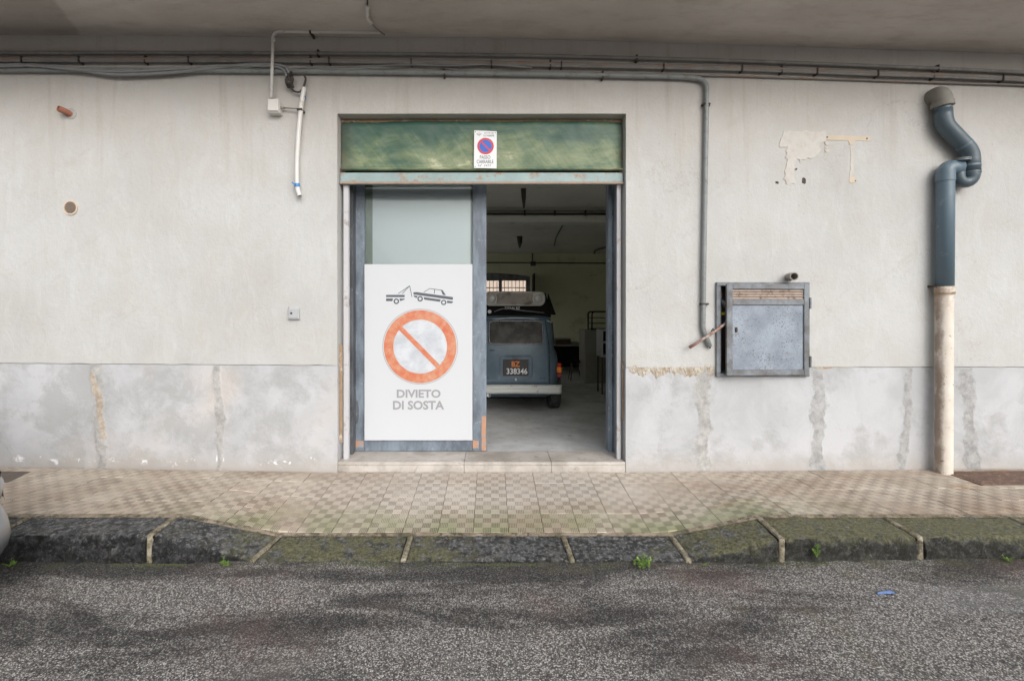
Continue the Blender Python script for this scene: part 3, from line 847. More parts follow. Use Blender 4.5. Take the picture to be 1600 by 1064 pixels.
# dado in slabs between the repaired vertical joints
bounds_l = [WX0, -6.0, -4.75, X(150), X(342), OX0]
bounds_r = [OX1, X(1101), X(1281), X(1416), X(1514), 5.3, 6.4, WX1]
G = .0015
def slab(a, b, left_open, right_open):
    a2 = a + (0 if left_open else G); b2 = b - (0 if right_open else G)
    sides = 'lrt'
    m = wallgrid(a2, b2, lambda x: .02, lambda x: dado_z(x) - .004, (.10, 1.04 if a2 < 2 or a2 > 2.9 else 1.02), [cab_hole] if (a < CABX1 and b > CABX0) else [], .32, .05, .007, sides=sides)
    m.build('dado_slab', M['dado'], bld, smooth=True, angle=40)
for a, b in zip(bounds_l, bounds_l[1:]): slab(a, b, False, b == OX0)
for a, b in zip(bounds_r, bounds_r[1:]): slab(a, b, a == OX1, False)
# ragged repair mortar over the joints
def seam(xc, w0, seed, mat, z0=None, z1=None, lean=0.0, dy=-.002):
    z0 = walk_z(xc, DW) - .02 if z0 is None else z0
    z1 = dado_z(xc) - .012 if z1 is None else z1
    n = 46; vs = []; lat = [-2.1, -1.2, -.6, 0, .6, 1.2, 2.1]; lift = [.0028, .0005, -.001, -.0015, -.001, .0005, .0028]; cores = []
    for j in range(n+1):
        t = j/n; z = z0 + (z1-z0)*t
        c = xc + lean*(t-.5) + .022*FR(z, seed, 0, 2.6, 3)
        wl = w0*(.62 + .55*FR(z, seed, 3, 3.2, 4) + .12*N1(z*40, seed)); wr = w0*(.62 + .55*FR(z, seed, 9, 3.2, 4) + .12*N1(z*37, seed+5))
        for a, l in zip(lat, lift):
            xx = c + (a*wl if a < 0 else a*wr)
            vs.append((xx, DW + .0065 + wav(xx, z) + dy + l, z)); cores.append(1 - abs(a)/2.1)
    m = MB(); k = len(lat)
    m.add(vs, [(j*k+i, j*k+i+1, (j+1)*k+i+1, (j+1)*k+i) for j in range(n) for i in range(k-1)])
    o = m.build('seam_mortar', mat, bld, smooth=True)
    at = o.data.attributes.new('core', 'FLOAT', 'POINT')
    for q, val in enumerate(cores): at.data[q].value = val
seam(-6.0, .05, 1, M['seam_grey']); seam(-4.75, .05, 2, M['seam_grey'])
seam(X(153), .055, 3.3, M['seam_grey'], lean=-.10)
seam(X(153)+.01, .038, 4.1, M['seam_brown'], z0=.45, z1=1.05, lean=-.10, dy=-.004)
seam(X(342), .035, 5.2, M['seam_grey'])
seam(X(1101), .075, 6.6, M['seam_grey']); seam(X(1281), .062, 7.2, M['seam_stain']); seam(X(1416), .050, 8.1, M['seam_stain'], lean=.06)
seam(X(1516), .085, 9.4, M['seam_stain'], lean=-.05); seam(5.3, .06, 10, M['seam_stain']); seam(6.4, .06, 11, M['seam_stain'])
# crumbling strip along the top of the dado right of the doorway
def strip(xa, xb, zc, hgt, seed, mat, y0=.006, th=.010, name='crumbling_edge', amp=1.0):
    n = int((xb-xa)/.008); vs = []; L = 6
    for i in range(n+1):
        x = xa + (xb-xa)*i/n
        up = hgt*(.5 + amp*.5*FR(x, seed, 0, 14, 4)); dn = hgt*(.5 + amp*.6*FR(x, seed, 7, 11, 4))
        taper = min(1, (x-xa)/.03, (xb-x)/.03)
        z = zc(x) if callable(zc) else zc
        for q in range(L+1):
            t = q/L; a = -dn + (up+dn)*t
            edge = 1 - abs(2*t-1)**3
            vs.append((x, DW + y0 - (th*edge*(.4+.9*abs(N1(x*70, t*9, seed))) - .006)*taper, z + a*taper))
    m = MB(); k = L+1
    m.add(vs, [(i*k+q, i*k+q+1, (i+1)*k+q+1, (i+1)*k+q)[::-1] for i in range(n) for q in range(L)])
    return m.build(name, mat, bld, smooth=False)
strip(X(983), X(1119), lambda x: dado_z(x)-.014, .12, 2.2, M['crumb'], y0=.002, th=.013)
strip(X(990), X(1119), lambda x: dado_z(x)+.018, .012, 5.2, M['mortar_brown'], y0=.003, th=.009)
strip(X(1272), X(1340), lambda x: dado_z(x)+.002, .040, 3.7, M['mortar_brown'], y0=.003, th=.010)
strip(X(1084), X(1118), lambda x: 1.02, .12, 8.2, M['cream'], y0=.009)
# thin bead of old paint along the wall foot (left)
strip(X(45), X(100), lambda x: wall_foot(x)+.055, .030, 12.1, M['sign_white'], y0=.008, th=.004, name='salt_crust', amp=1.6)
strip(X(190), X(300), lambda x: wall_foot(x)+.030, .030, 13.4, M['sign_white'], y0=.008, th=.004, name='salt_crust', amp=1.6)
strip(X(148), X(182), lambda x: wall_foot(x)+.045, .06, 14.4, M['sign_white'], y0=.008, th=.004, name='salt_crust', amp=1.6)
strip(X(337), X(350), lambda x: wall_foot(x)+.10, .22, 15.4, M['sign_white'], y0=.004, th=.005, name='salt_crust', amp=1.0)
strip(X(420), X(470), lambda x: wall_foot(x)+.022, .02, 16.4, M['sign_white'], y0=.008, th=.004, name='salt_crust', amp=1.6)

# repair patches upper right
def blob(pts, seed, mat, name, th=.004, amp=.010, y0=0.0, sub=10):
    out = []
    for (a, b) in zip(pts, pts[1:]+pts[:1]):
        for j in range(sub):
            t = j/sub; x = a[0]+(b[0]-a[0])*t; z = a[1]+(b[1]-a[1])*t
            out.append((x + amp*FR(x, z, seed, 22, 4), z + amp*FR(z, x, seed+4, 22, 4)))
    m = MB(); m.prism(out, DW + y0 - th, DW + y0 + .01)
    bm_o = m.build(name, mat, bld)
    return bm_o
def PX(*a): return [(X(p), Z(q)) for p, q in a]
blob(PX((1224,206),(1290,206),(1291,222),(1281,224),(1280,240),(1268,248),(1243,250),(1240,262),(1241,286),(1226,289),(1228,262),(1230,230),(1217,228)), 1.0, M['cream'], 'plaster_patch', amp=.020, th=.0035, sub=14)
for i in range(16):
    a_, b_ = random.choice([(1222,212),(1285,226),(1262,252),(1240,262),(1228,284),(1250,246),(1278,240),(1225,240),(1291,232)])
    a_ += random.uniform(-7,7); b_ += random.uniform(-7,7); k_ = random.uniform(1.2,3.6)
    blob(PX((a_-k_,b_-k_*.6),(a_+k_,b_-k_*.8),(a_+k_*1.1,b_+k_*.5),(a_-k_*.7,b_+k_)), 20.0+i, M['cream'], 'plaster_patch', amp=.006, th=.003, sub=5)
blob(PX((1288,211.5),(1360,213.5),(1360,221),(1336,220),(1333,227),(1328,227),(1325,220),(1288,219)), 2.0, M['tan'], 'paint_mark', th=.003, amp=.001)
blob(PX((1328.5,228),(1333.5,228),(1333,262),(1336,284),(1326,285),(1329,262)), 3.0, M['cream'], 'paint_mark', th=.003, amp=.008)
blob(PX((1327,277),(1336,277),(1336,286),(1327,286)), 5.0, M['tan'], 'paint_mark', th=.0036, amp=.004)
for a, b, r in ((1292,215,.007), (1354,217,.007), (1336,283,.006)):
    q = P(a, b); m = MB(); m.tube([q + Vector((0, -.006, 0)), q + Vector((0, .01, 0))], r, 8); m.build('screw_hole', M['clamp'], bld)
blob(PX((1253,280),(1257,278),(1260,283),(1257,287),(1253,286)), 6.0, M['clamp'], 'screw_hole', th=.002, amp=.012)
blob(PX((1212,284),(1217,284),(1216,287),(1212,287)), 7.0, M['clamp'], 'screw_hole', th=.002, amp=.008)

# soffit (balcony slab over the pavement), upper wall, sides, roof
SOF = 3.50
m = MB()
xs = [WX0 + (WX1-WX0)*i/60 for i in range(61)]
m.grid(60, 12, lambda u, v: (WX0+(WX1-WX0)*u, DW+.3 + (SOF-DW-.3)*v, ceil_z(WX0+(WX1-WX0)*u) + .006*FR(u*15, v*3, 0, 1, 3)))
m.box(WX0, WX1, SOF, DW+.3, 4.18, 4.36)
m.box(WX0, WX1, SOF-.01, SOF, 3.94, 4.37)
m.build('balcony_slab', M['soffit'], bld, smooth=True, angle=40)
m = MB(); m.box(RX0-.2, WX1, DW, DW+.3, 4.36, 4.99); m.build('upper_wall', M['plaster'], bld)
# lintel/back of front wall inside, keeps the daylight out
m = MB()
m.box(WX0, OX0-.02, DW+.322, DW+.40, -.05, 4.3); m.box(OX1+.02, WX1, DW+.322, DW+.40, -.05, 4.3)
m.box(OX0-.02, OX1+.02, DW+.322, DW+.40, 3.0, 4.3)
m.build('front_wall_back', M['inner'], bld)
m = MB()
sw = [(5.0, 7.5), (7.9, 10.3), (10.7, 12.9)]  # unseen openings added in the left wall to let daylight in
m.box(RX0-.2, RX0, DW+.40, BY+.2, -.05, .35); m.box(RX0-.2, RX0, DW+.40, BY+.2, 3.15, 3.6)
ycur = DW+.40
for a, b in sw + [(BY+.2, None)]:
    m.box(RX0-.2, RX0, ycur, a, .35, 3.15); ycur = b
m.build('side_wall', M['inner'], bld)
for a, b in sw:
    m = MB()
    for q in (0, 1/3, 2/3, 1): m.box(RX0-.12, RX0-.07, a+(b-a-.05)*q, a+(b-a-.05)*q+.05, .35, 3.15)
    m.box(RX0-.118, RX0-.072, a, b, .35, .40); m.box(RX0-.118, RX0-.072, a, b, 3.10, 3.15)
    m.build('added_opening_frame', M['cabframe'], bld)
m = MB(); m.box(RX1, RX1+.2, DW+.40, BY+.2, -.05, 3.6); m.build('side_wall', M['inner'], bld)
m = MB(); m.box(RX0, RX1, DW+.40, BY, CEI, CEI+.2); m.build('inner_ceiling', M['inner_ceil'], bld)
m = MB(); m.box(RX0-.2, WX1, DW+.3, BY+.3, 4.8, 5.0); m.box(RX0-.2, RX0, DW+.3, BY+.3, 3.6, 4.8); m.box(WX1-.2, WX1, DW+.3, BY+.3, -.05, 4.8); m.build('roof', M['plaster'], bld)
# back wall with a window opening
WI = (-1.15, X(829, BY), 1.60, 2.62)
m = MB()
m.box(RX0, -3.95, BY, BY+.28, -.05, CEI+.2); m.box(-1.45, WI[0], BY, BY+.28, -.05, CEI+.2); m.box(-3.95, -1.45, BY, BY+.28, 3.05, CEI+.2); m.box(WI[1], RX1, BY, BY+.28, -.05, CEI+.2)  # wide gap on the left is added, hidden by the door leaf, for daylight
m.box(WI[0], WI[1], BY, BY+.28, -.05, WI[2])
n = 14; arch = [(WI[0] + (WI[1]-WI[0])*i/n, WI[3] + .10*math.sin(math.pi*i/n)) for i in range(n+1)]
m.prism(arch + [(WI[1], CEI+.2), (WI[0], CEI+.2)], BY, BY+.28)
m.build('back_wall', M['inner'], bld)
# upper back wall only above the room
m = MB(); m.box(RX0, WX1-.2, BY, BY+.28, CEI+.2, 4.8); m.box(RX1, WX1-.2, BY, BY+.28, -.05, CEI+.2); m.build('upper_back_wall', M['plaster'], bld)
# window: two lights, bars
wy = BY + .14
m = MB(); fx0, fx1 = WI[0]+.02, X(824.5, BY)
m.box(fx0-.02, fx0+.05, wy, wy+.05, WI[2], WI[3]+.02); m.box(fx1-.04, fx1+.12, wy, wy+.05, WI[2], WI[3]+.02)
m.box(fx0, fx1, wy+.001, wy+.049, WI[2], WI[2]+.06); m.box(fx0, fx1, wy+.001, wy+.049, Z(438, BY), WI[3]+.10)
m.box(X(779.5, BY), X(784.5, BY), wy+.002, wy+.048, WI[2]+.05, Z(438, BY))
win = m.build('window', M['cabframe'], bld)
px_l, px_m0, px_m1, px_r = fx0+.05, X(779.5, BY), X(784.5, BY), fx1-.04
for a, b in ((px_l, px_m0), (px_m1, px_r)):
    m = MB(); m.box(a, b, wy+.02, wy+.026, WI[2]+.06, Z(438, BY)); m.build('pane', M['glass'], win)
k = 0
xx = px_l + .08
while xx < px_r:
    if not (px_m0 < xx < px_m1):
        m = MB(); m.tube([(xx, BY+.24, WI[2]), (xx, BY+.24, WI[3])], .008, 6); m.build('bar', M['clamp'], win)
    xx += .105
for zz in (Z(449, BY), Z(449, BY)-.3, Z(449, BY)-.6):
    m = MB(); m.box(px_l, px_r, BY+.232, BY+.238, zz-.012, zz+.012); m.build('bar', M['clamp'], win)
# opened inner shutter leaf, standing out into the room
m = MB(); m.box(X(832, BY)-.012, X(832, BY)+.012, BY-.62, BY-.02, WI[2], WI[3]+.03); m.build('shutter_leaf', M['black'], win)
# sunlit neighbour wall behind
m = MB(); m.box(-7, 9, 20, 20.4, -.05, 6)
nb = m.build('neighbour_or_bounce_wall', M['pink'], label='pink wall seen through the barred back window of the garage', cat='building')
m = MB(); m.box(-11.4, -11.0, DW+.6, 17, -.05, 5.5)
m.build('neighbour_or_bounce_wall', M['bounce_white'], label='unseen white wall added beside the garage to bounce daylight inside', cat='building')  # white wall added out of view, throws daylight back into the garage
# ceiling beam + far conduits inside
m = MB(); m.box(RX0, RX1, 7.45, 7.76, Z(347, 7.45), CEI); m.build('ceiling_beam', M['inner_ceil'], bld, bevel=.01)
m = MB(); m.box(RX0, RX1, 7.41, 7.448, Z(347.5, 7.45), Z(337.5, 7.45)); m.build('beam_trim', M['beam'], bld, bevel=.004)
# inner floor
def gf(y): return interp(y, [(4.62, .238), (7.2, .120), (14, .112)])
m = MB(); m.grid(30, 44, lambda u, v: (RX0+(RX1-RX0)*u, 4.655+(BY-4.655)*v, gf(4.655+(BY-4.655)*v)+.003*FR(u*9, v*9, 0, 1.5, 3)))
m.build('garage_floor', M['gfloor'], smooth=True, kind='structure')
# threshold: three marble slabs + riser
xt = [OX0, X(725), X(862), OX1]
zf = .236
for a, b in zip(xt, xt[1:]):
    m = MB(); m.box(a+.001, b-.001, DW+.012, 4.66, zf-.03, zf+random.uniform(-.001, .001))
    m.build('threshold_slab', M['marble'], bld, bevel=.004)
for a, b in zip(xt, xt[1:]):
    m = MB(); m.box(a+.001, b-.001, DW+.013, DW+.05, .02, zf-.031)
    m.build('threshold_riser', M['marble'], bld, bevel=.003)

# ------------------------------------------------------------------ roller shutter
SY = 4.40
sh = empty('roller_shutter', (0, SY, 2.78), 'dented green steel roller shutter box with pale blue bottom bar above the garage doorway', 'shutter')
m = MB()
def shf(u, v):
    x = -1.392 + 2.602*u; z = 2.905 + (3.372-2.905)*v
    d = .012*FR(x, z, 3, 1.8, 4) + .006*FR(x, z, 9, 5, 3)
    e = min(u, 1-u)*2.6
    d += .012*max(0, 1-e/.08)
    if v > .93: d += (v-.93)*.35
    return (x, SY - .012 + d, z)
m.grid(110, 26, shf)
m.build('box_cover', M['green'], sh, smooth=True)
m = MB()   # folded lower lip
m.grid(110, 5, lambda u, v: (-1.392+2.602*u, SY - .022 - .014*math.sin(v*math.pi) + .004*FR(u*8, v, 2, 1, 3), 2.906 + .024*v))
m.build('cover_lip', M['green'], sh, smooth=True)
m = MB(); m.grid(110, 4, lambda u, v: (-1.397+2.612*u, SY + .01 + .02*v + .003*N1(u*60), 3.36 + .038*v + .006*N1(u*45, v) )); m.build('torn_top_edge', M['rot'], sh, smooth=True)
m = MB()
m.box(-1.395, 1.213, SY - .035, SY + .02, 2.782, 2.884)
m.build('bottom_bar', M['bar'], sh, bevel=.006)
m = MB(); m.box(-1.395, 1.213, SY-.046, SY-.036, 2.777, 2.797); m.build('bar_flange', simple('rust_edge', (.33,.24,.19), .8, var=.4, sc=20), sh, bevel=.002)
m = MB(); m.box(-1.39, 1.21, SY+.05, SY+.21, 2.93, 3.385); m.build('rolled_slats', M['dark'], sh)
for s_, a in ((-1, -1.395), (1, 1.213)):
    m = MB()
    if s_ < 0: m.box(OX0+.028, OX0+.075, SY-.005, SY+.04, .236, 2.80)
    else: m.box(OX1-.058, OX1-.022, SY-.005, SY+.04, .236, 2.80)
    m.build('guide_rail', M['guide'], sh, bevel=.003)
# rotten edges where the reveal meets the rails
for a, b, z0, z1 in ((OX0+.003, OX0+.026, .40, 1.30), (OX1-.020, OX1-.002, .60, 1.15)):
    m = MB(); m.grid(3, 60, lambda u, v, a=a, b=b, z0=z0, z1=z1: (a+(b-a)*u, SY-.045+.02*u + .006*N1(v*30, u), z0+(z1-z0)*v + .004*N1(v*50)))
    m.build('eroded_edge', M['rot'], sh, smooth=True)

# passo carrabile sign
sg = empty('traffic_sign', P(758, 264, SY-.03), 'small white enamel no-parking plate reading PASSO CARRABILE on the green shutter box', 'sign')
sy = SY - .045; d = sy
def SX(px): return X(px, SY-.03)
def SZ(py): return Z(py, SY-.03)
m = MB(); m.prism([(SX(741), SZ(205)), (SX(776.2), SZ(206.6)), (SX(776), SZ(264.5)), (SX(740.4), SZ(263.6))], sy, sy+.003)
m.build('plate', M['sign_white'], sg, bevel=.0008)
cxs, czs, rr = SX(758.7), SZ(229.6), 12.9*(SY-.03)/F
m = MB(); m.ring(cxs, czs, rr, rr*.74, sy-.0020, sy-.0005); m.build('red_ring', M['sign_red'], sg)
m = MB(); m.disc(cxs, czs, rr*.745, sy-.0012, sy-.0004); m.build('blue_disc', M['sign_blue'], sg)
m = MB(); m.stroke((cxs-rr*.56, czs+rr*.56), (cxs+rr*.56, czs-rr*.56), rr*.2, sy-.0022, sy-.0013); m.build('red_bar', M['sign_red'], sg)
for s_, a, b, c_, e in (("CITTA' DI", 756.5, 771, 207.9, 210.6), ('CALTAGIRONE', 755, 772, 212.0, 214.8), ('PASSO', 749.8, 766.2, 244.2, 249.6), ('CARRABILE', 745, 771, 251.0, 256.6), ('N° 1977', 747, 767.4, 258.4, 261.4)):
    text_obj(s_, SX(a), SX(b), SZ(e), SZ(c_), sy-.0009, M['ink_dark'], sg, bold=.01)
m = MB()   # small civic crest: crown, spread wings, shield
u = 1/36.4*(SY-.03)/F
cx0, cz0 = SX(748.7), SZ(211)
m.prism([(cx0-2.2*36*u*.5, cz0-1.0*36*u), (cx0, cz0-3.2*36*u), (cx0+2.2*36*u*.5, cz0-1.0*36*u), (cx0+.5*36*u, cz0-.2*36*u), (cx0-.5*36*u, cz0-.2*36*u)], sy-.0012, sy-.0004)
for q in (-1, 1): 
    m.stroke((cx0+q*36*u*1.3, cz0-36*u*1.2), (cx0+q*36*u*3.0, cz0+36*u*1.4), 36*u*.8, sy-.0012, sy-.0004)
    m.stroke((cx0+q*36*u*2.2, cz0-36*u*1.6), (cx0+q*36*u*3.9, cz0+36*u*.4), 36*u*.5, sy-.0012, sy-.0004)
m.stroke((cx0, cz0), (cx0, cz0+36*u*3.4), 36*u*.7, sy-.0012, sy-.0004)
m.build('crest', M['ink'], sg)
for a, b in ((743, 207.5), (774, 209), (742.5, 261.5)):
    m = MB(); q = P(a, b, sy); m.tube([(SX(a), sy-.003, SZ(b)), (SX(a), sy, SZ(b))], .004, 8); m.build('screw', M['clamp'], sg)

# ------------------------------------------------------------------ sliding door leaf and jamb frame
DY = 4.65
def QX(px): return X(px, DY)
def QZ(py): return Z(py, DY)
df = empty('door_frame', (0, DY, .236), 'blue grey steel frame lining the garage doorway with rusty foot on its right post', 'door frame')
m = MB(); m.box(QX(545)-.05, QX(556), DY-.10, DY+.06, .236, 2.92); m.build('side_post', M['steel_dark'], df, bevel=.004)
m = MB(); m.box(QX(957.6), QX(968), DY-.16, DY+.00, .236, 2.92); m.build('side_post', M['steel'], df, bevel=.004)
m = MB(); m.box(QX(949.6), QX(956.6), DY-.02, DY+.08, .236, 2.92); m.build('stop_rail', M['steel'], df, bevel=.004)
m = MB(); m.box(QX(545), QX(968), DY-.01, DY+.10, 2.92, 3.0); m.build('head_rail', M['steel_dark'], df, bevel=.004)
m = MB(); m.grid(4, 40, lambda u, v: (QX(956.6)+.001+(QX(961)-QX(956.6))*u*(.6+.4*v), DY-.163+.004*N1(u*4, v*20), .24 + .45*v*(1-.35*abs(u-.5)))); m.build('rust_flake', M['rot'], df, smooth=True)
sl = empty('sliding_door', ((QX(553)+QX(760))/2, DY, .239), 'blue grey steel sliding garage door leaf with frosted upper pane and orange primer corners', 'door')
zb = QZ(705); zt_ = 2.915
m = MB(); m.box(QX(553), QX(569.5), DY, DY+.05, zb, zt_); m.build('left_stile', M['steel'], sl, bevel=.004)
m = MB(); m.box(QX(738.5), QX(760), DY, DY+.05, zb, zt_); m.build('right_stile', M['steel'], sl, bevel=.004)
m = MB(); m.box(QX(569.5)+.001, QX(738.5)-.001, DY, DY+.05, zb, QZ(686)); m.build('bottom_rail', M['steel'], sl, bevel=.004)
m = MB(); m.box(QX(569.5)+.001, QX(738.5)-.001, DY, DY+.05, zt_-.06, zt_); m.build('top_rail', M['steel'], sl, bevel=.004)
m = MB(); m.box(QX(569.5)+.001, QX(738.5)-.001, DY+.02, DY+.026, QZ(686), zt_-.06); m.build('pane', M['glass'], sl)
m = MB(); m.box(QX(581), QX(735), DY+.030, DY+.034, QZ(686), zt_-.06); m.build('frosted_film', M['film'], sl)
m = MB(); m.box(QX(569.5)+.001, QX(738.5)-.001, DY+.036, DY+.044, QZ(686), zt_-.06); m.build('backing_sheet', simple('green_grey_sheet', (.16,.19,.17), .5, var=.1), sl)
for a, b, c_, e in ((553.2, 568, 688.5, 698.5), (738.8, 748, 688, 700), (752.5, 759.6, 650, 704)):
    m = MB(); q = [(QX(a), QZ(c_)), (QX(b), QZ(c_)), (QX(b), QZ(e)), (QX(a), QZ(e))]
    out = []
    for (p0, p1) in zip(q, q[1:]+q[:1]):
        for j in range(8):
            t = j/8; x = p0[0]+(p1[0]-p0[0])*t; z = p0[1]+(p1[1]-p0[1])*t
            out.append((min(QX(759.7), max(QX(553.3), x + .006*N1(x*50, z*50, 1))), z + .008*N1(z*50, x*50, 4)))
    m.prism(out, DY-.0014, DY+.002); m.build('primer_patch', M['primer'], sl)
m = MB(); m.prism([(QX(554.0) + (QX(560.8)-QX(554.0))*(.5+.5*math.cos(a_)) , QZ(644) + .115*math.sin(a_)) for a_ in [2*math.pi*i/28 for i in range(28)]], DY-.003, DY+.001)
m.build('pull_recess', M['steel_dark'], sl)
# no-parking board fixed on the leaf
BYY = DY - .022
bd = empty('notice_board', (QX(653.5), DY-.02, QZ(688)), 'white board with tow truck pictogram and no-parking ring reading DIVIETO DI SOSTA', 'sign')
def BX(px): return X(px, BYY)
def BZ(py): return Z(py, BYY)
m = MB(); m.box(BX(569.3), BX(738.2), BYY, BYY+.019, BZ(688), BZ(413)); m.build('board', M['board'], bd, bevel=.002)
s1 = BYY/F
cx, cz = BX(656.6), BZ(541.5)
m = MB(); m.ring(cx, cz, 59*s1, 58.2*s1, BYY-.0016, BYY-.0004, 72); m.build('outline_ring', M['ink'], bd)
m = MB(); m.ring(cx, cz, 56.8*s1, 42*s1, BYY-.0030, BYY-.0004, 72); m.build('red_ring', M['redring'], bd)
m = MB(); m.disc(cx, cz, 42.2*s1, BYY-.0016, BYY-.0004, 60); m.build('disc', M['badge'], bd)
m = MB(); m.stroke((cx-32*s1, cz+30*s1), (cx+28*s1, cz-31*s1), 7.5*s1, BYY-.0032, BYY-.0018); m.build('red_bar', M['redring'], bd)
text_obj('DIVIETO', BX(620), BX(688.5), BZ(621.5), BZ(608.5), BYY-.0012, M['ink'], bd, bold=.03)
text_obj('DI SOSTA', BX(614), BX(694), BZ(640), BZ(626), BYY-.0012, M['ink'], bd, bold=.03)
def T(x, y): return (BX(590 + x/11.43), BZ(430 + y/11.43))
def poly(*a): return [T(*q) for q in a]
ty0, ty1 = BYY-.0016, BYY-.0003
m = MB()
m.prism(poly((152,352),(484,352),(484,392),(152,392)), ty0, ty1)
m.prism(poly((152,416),(278,416),(262,464),(152,464)), ty0, ty1)
m.prism(poly((390,416),(484,420),(484,436),(404,462)), ty0, ty1)
m.ring(*T(335,467), 50/11.43*s1, 26/11.43*s1, ty0, ty1, 28)
m.stroke(T(365,332), T(575,190), .009*.62, ty0, ty1); m.stroke(T(440,332), T(575,190), .009*.62, ty0-.0003, ty1-.0002)
m.stroke(T(573,188), T(614,388), .009*.62, ty0-.0006, ty1-.0004)
m.build('tow_truck_print', M['ink_dark'], bd)
m = MB()
m.prism(poly((640,306),(700,303),(1345,392),(1345,442),(640,345)), ty0, ty1)
m.prism(poly((640,362),(722,372),(694,410),(655,388)), ty0, ty1)
m.ring(*T(760,422), 50/11.43*s1, 26/11.43*s1, ty0, ty1, 28)
m.prism(poly((822,392),(1130,436),(1112,476),(835,436)), ty0, ty1)
m.ring(*T(1180,487), 48/11.43*s1, 26/11.43*s1, ty0, ty1, 28)
m.prism(poly((1240,455),(1350,470),(1330,502),(1240,497)), ty0, ty1)
m.stroke(T(825,304), T(932,238), .0052, ty0-.0003, ty1-.0002); m.stroke(T(926,240), T(1150,268), .0052, ty0-.0006, ty1-.0004); m.stroke(T(1020,250), T(1012,332), .0068, ty0-.0009, ty1-.0007)
m.prism(poly((1130,266),(1162,268),(1220,360),(1165,352)), ty0-.0003, ty1-.0002)
m.build('towed_car_print', M['ink_dark'], bd)

# ------------------------------------------------------------------ conduits and cables on the facade
def line(pts, off):
    return [P(a, b) + Vector((0, -off, 0)) for a, b in pts]
def clamp_at(px, py, r, parent, vertical=False):
    q = P(px, py); m = MB()
    if vertical:
        m.box(q.x-r-.012, q.x+r+.012, DW-2*r-.010, DW-.004, q.z-.007, q.z+.007)
        m.box(q.x+r+.006, q.x+r+.022, DW-.022, DW-.002, q.z-.009, q.z+.009)
    else:
        m.box(q.x-.008, q.x+.008, DW-2*r-.010, DW-.004, q.z-r-.014, q.z+r+.014)
        m.tube([(q.x, DW-.030, q.z+r+.012), (q.x, DW-.002, q.z+r+.012)], .007, 6)
        m.tube([(q.x, DW-.030, q.z-r-.012), (q.x, DW-.002, q.z-r-.012)], .007, 6)
    m.build('clamp', M['clamp'], parent, bevel=.002)
def conduit(name, pts, r, mat, label, cat, clamps=(), off=None, k=8, vert=(), n=10, group=None):
    off = (r + .012) if off is None else off
    c = P(*pts[len(pts)//2])
    e = empty(name, c, label, cat, group)
    m = MB(); m.tube(smoothpath(line(pts, off), k), r, n); m.build('tube', mat, e, smooth=True)
    for a, b in clamps: clamp_at(a, b, r, e)
    for a, b in vert: clamp_at(a, b, r, e, True)
    return e
A = [(-300,84),(0,86),(250,86),(500,87),(760,89.5),(900,92),(1160,99),(1460,110.5),(1600,117),(1900,132)]
conduit('conduit', A, .0175, M['conduit'], 'thin dark steel conduit nearest the soffit, running the whole wall', 'conduit', [(499,87),(993,95),(1460,110.5)])
Bp = [(-300,95),(0,96.5),(300,97),(500,98),(700,101),(900,105),(1160,110.5),(1350,117.5),(1460,121),(1600,127),(1900,142)]
conduit('conduit', Bp, .021, M['conduit_brown'], 'thick brown conduit in the middle of the bundle, strapped with small dark ties', 'conduit', [(232,97),(488,98),(859,104),(1217,112.5),(1452,121)])
Bp2 = [(a, b+3.2) for a, b in Bp]
conduit('cable', Bp2, .012, M['conduit'], 'dark cable tied along the underside of the thick brown conduit', 'cable', off=.04)
for a in (42, 131, 300, 517, 644, 768, 876, 1034, 1155, 1271, 1365, 1558):
    b = interp(a, Bp)
    q = P(a, b+1.2); m = MB()
    m.box(q.x-.006, q.x+.006, DW-.062, DW-.004, q.z-.030, q.z+.028)
    m.build('cable_tie', M['cable_dark'], bpy.data.objects['conduit.001'], bevel=.002)
Cc = [(-300,112),(0,113),(200,113.5),(400,114.5),(600,116.5),(760,118.5),(940,121.5),(1040,123.5),(1070,124.5)]
cpts = [P(a, b) + Vector((0, -.036, 0)) for a, b in Cc]
tail = [P(1101.5, 128), P(1100, 260), P(1097.5, 400), P(1097, 455), P(1096, 515), P(1107, 541)]
cp = smoothpath(cpts, 6) 
cp += roundpath([cpts[-1]] + [q + Vector((0, -.036, 0)) for q in tail[:1]] + [q + Vector((0, -.030, 0)) for q in tail[1:4]] , .13, 8)[1:]
cp2 = roundpath([cp[-1]] + [q + Vector((0, -.030, 0)) for q in tail[4:5]] + [tail[5] + Vector((0, -.028, 0))], .05, 6)[1:]
e = empty('conduit', P(1098, 300), 'grey steel conduit bending down beside the doorway to a hook by the meter cabinet', 'conduit')
m = MB(); m.tube(cp + cp2, .0215, 12); m.build('tube', M['galv'], e, smooth=True)
clamp_at(695, 118, .0215, e); clamp_at(940, 121.5, .0215, e); clamp_at(1100.5, 166, .0215, e, True); clamp_at(1098, 475, .0215, e, True)
m = MB(); m.tube([P(1107,541)+Vector((0,-.028,0)), P(1108,543.5)+Vector((0,-.02,0))], .008, 8); m.build('hook_tip', M['clamp'], e)
Dd = [(690,109),(740,113),(900,115.5),(1080,119.5),(1160,121.5),(1350,127.5),(1480,132),(1600,135.5),(1900,149)]
conduit('cable', Dd, .0085, M['conduit_brown'], 'thin brown cable running below the conduits right of the doorway', 'cable', k=6)
Ee = [(-300,106),(0,108),(44,107.5),(110,111),(150,118),(190,122.5),(250,121),(300,117),(340,112),(400,107),(445,109),(456,120),(458,132)]
conduit('cable', Ee, .014, M['cable'], 'grey cable sagging below the conduits left of the doorway', 'cable', [(44,108)], off=.062)
Ef = [(-300,110),(0,111),(60,110),(130,116),(200,119),(300,114),(345,110),(400,110),(440,112),(452,122),(455,134)]
conduit('cable', Ef, .010, M['cable'], 'paler thin cable looped beside the sagging grey cable', 'cable', off=.075)
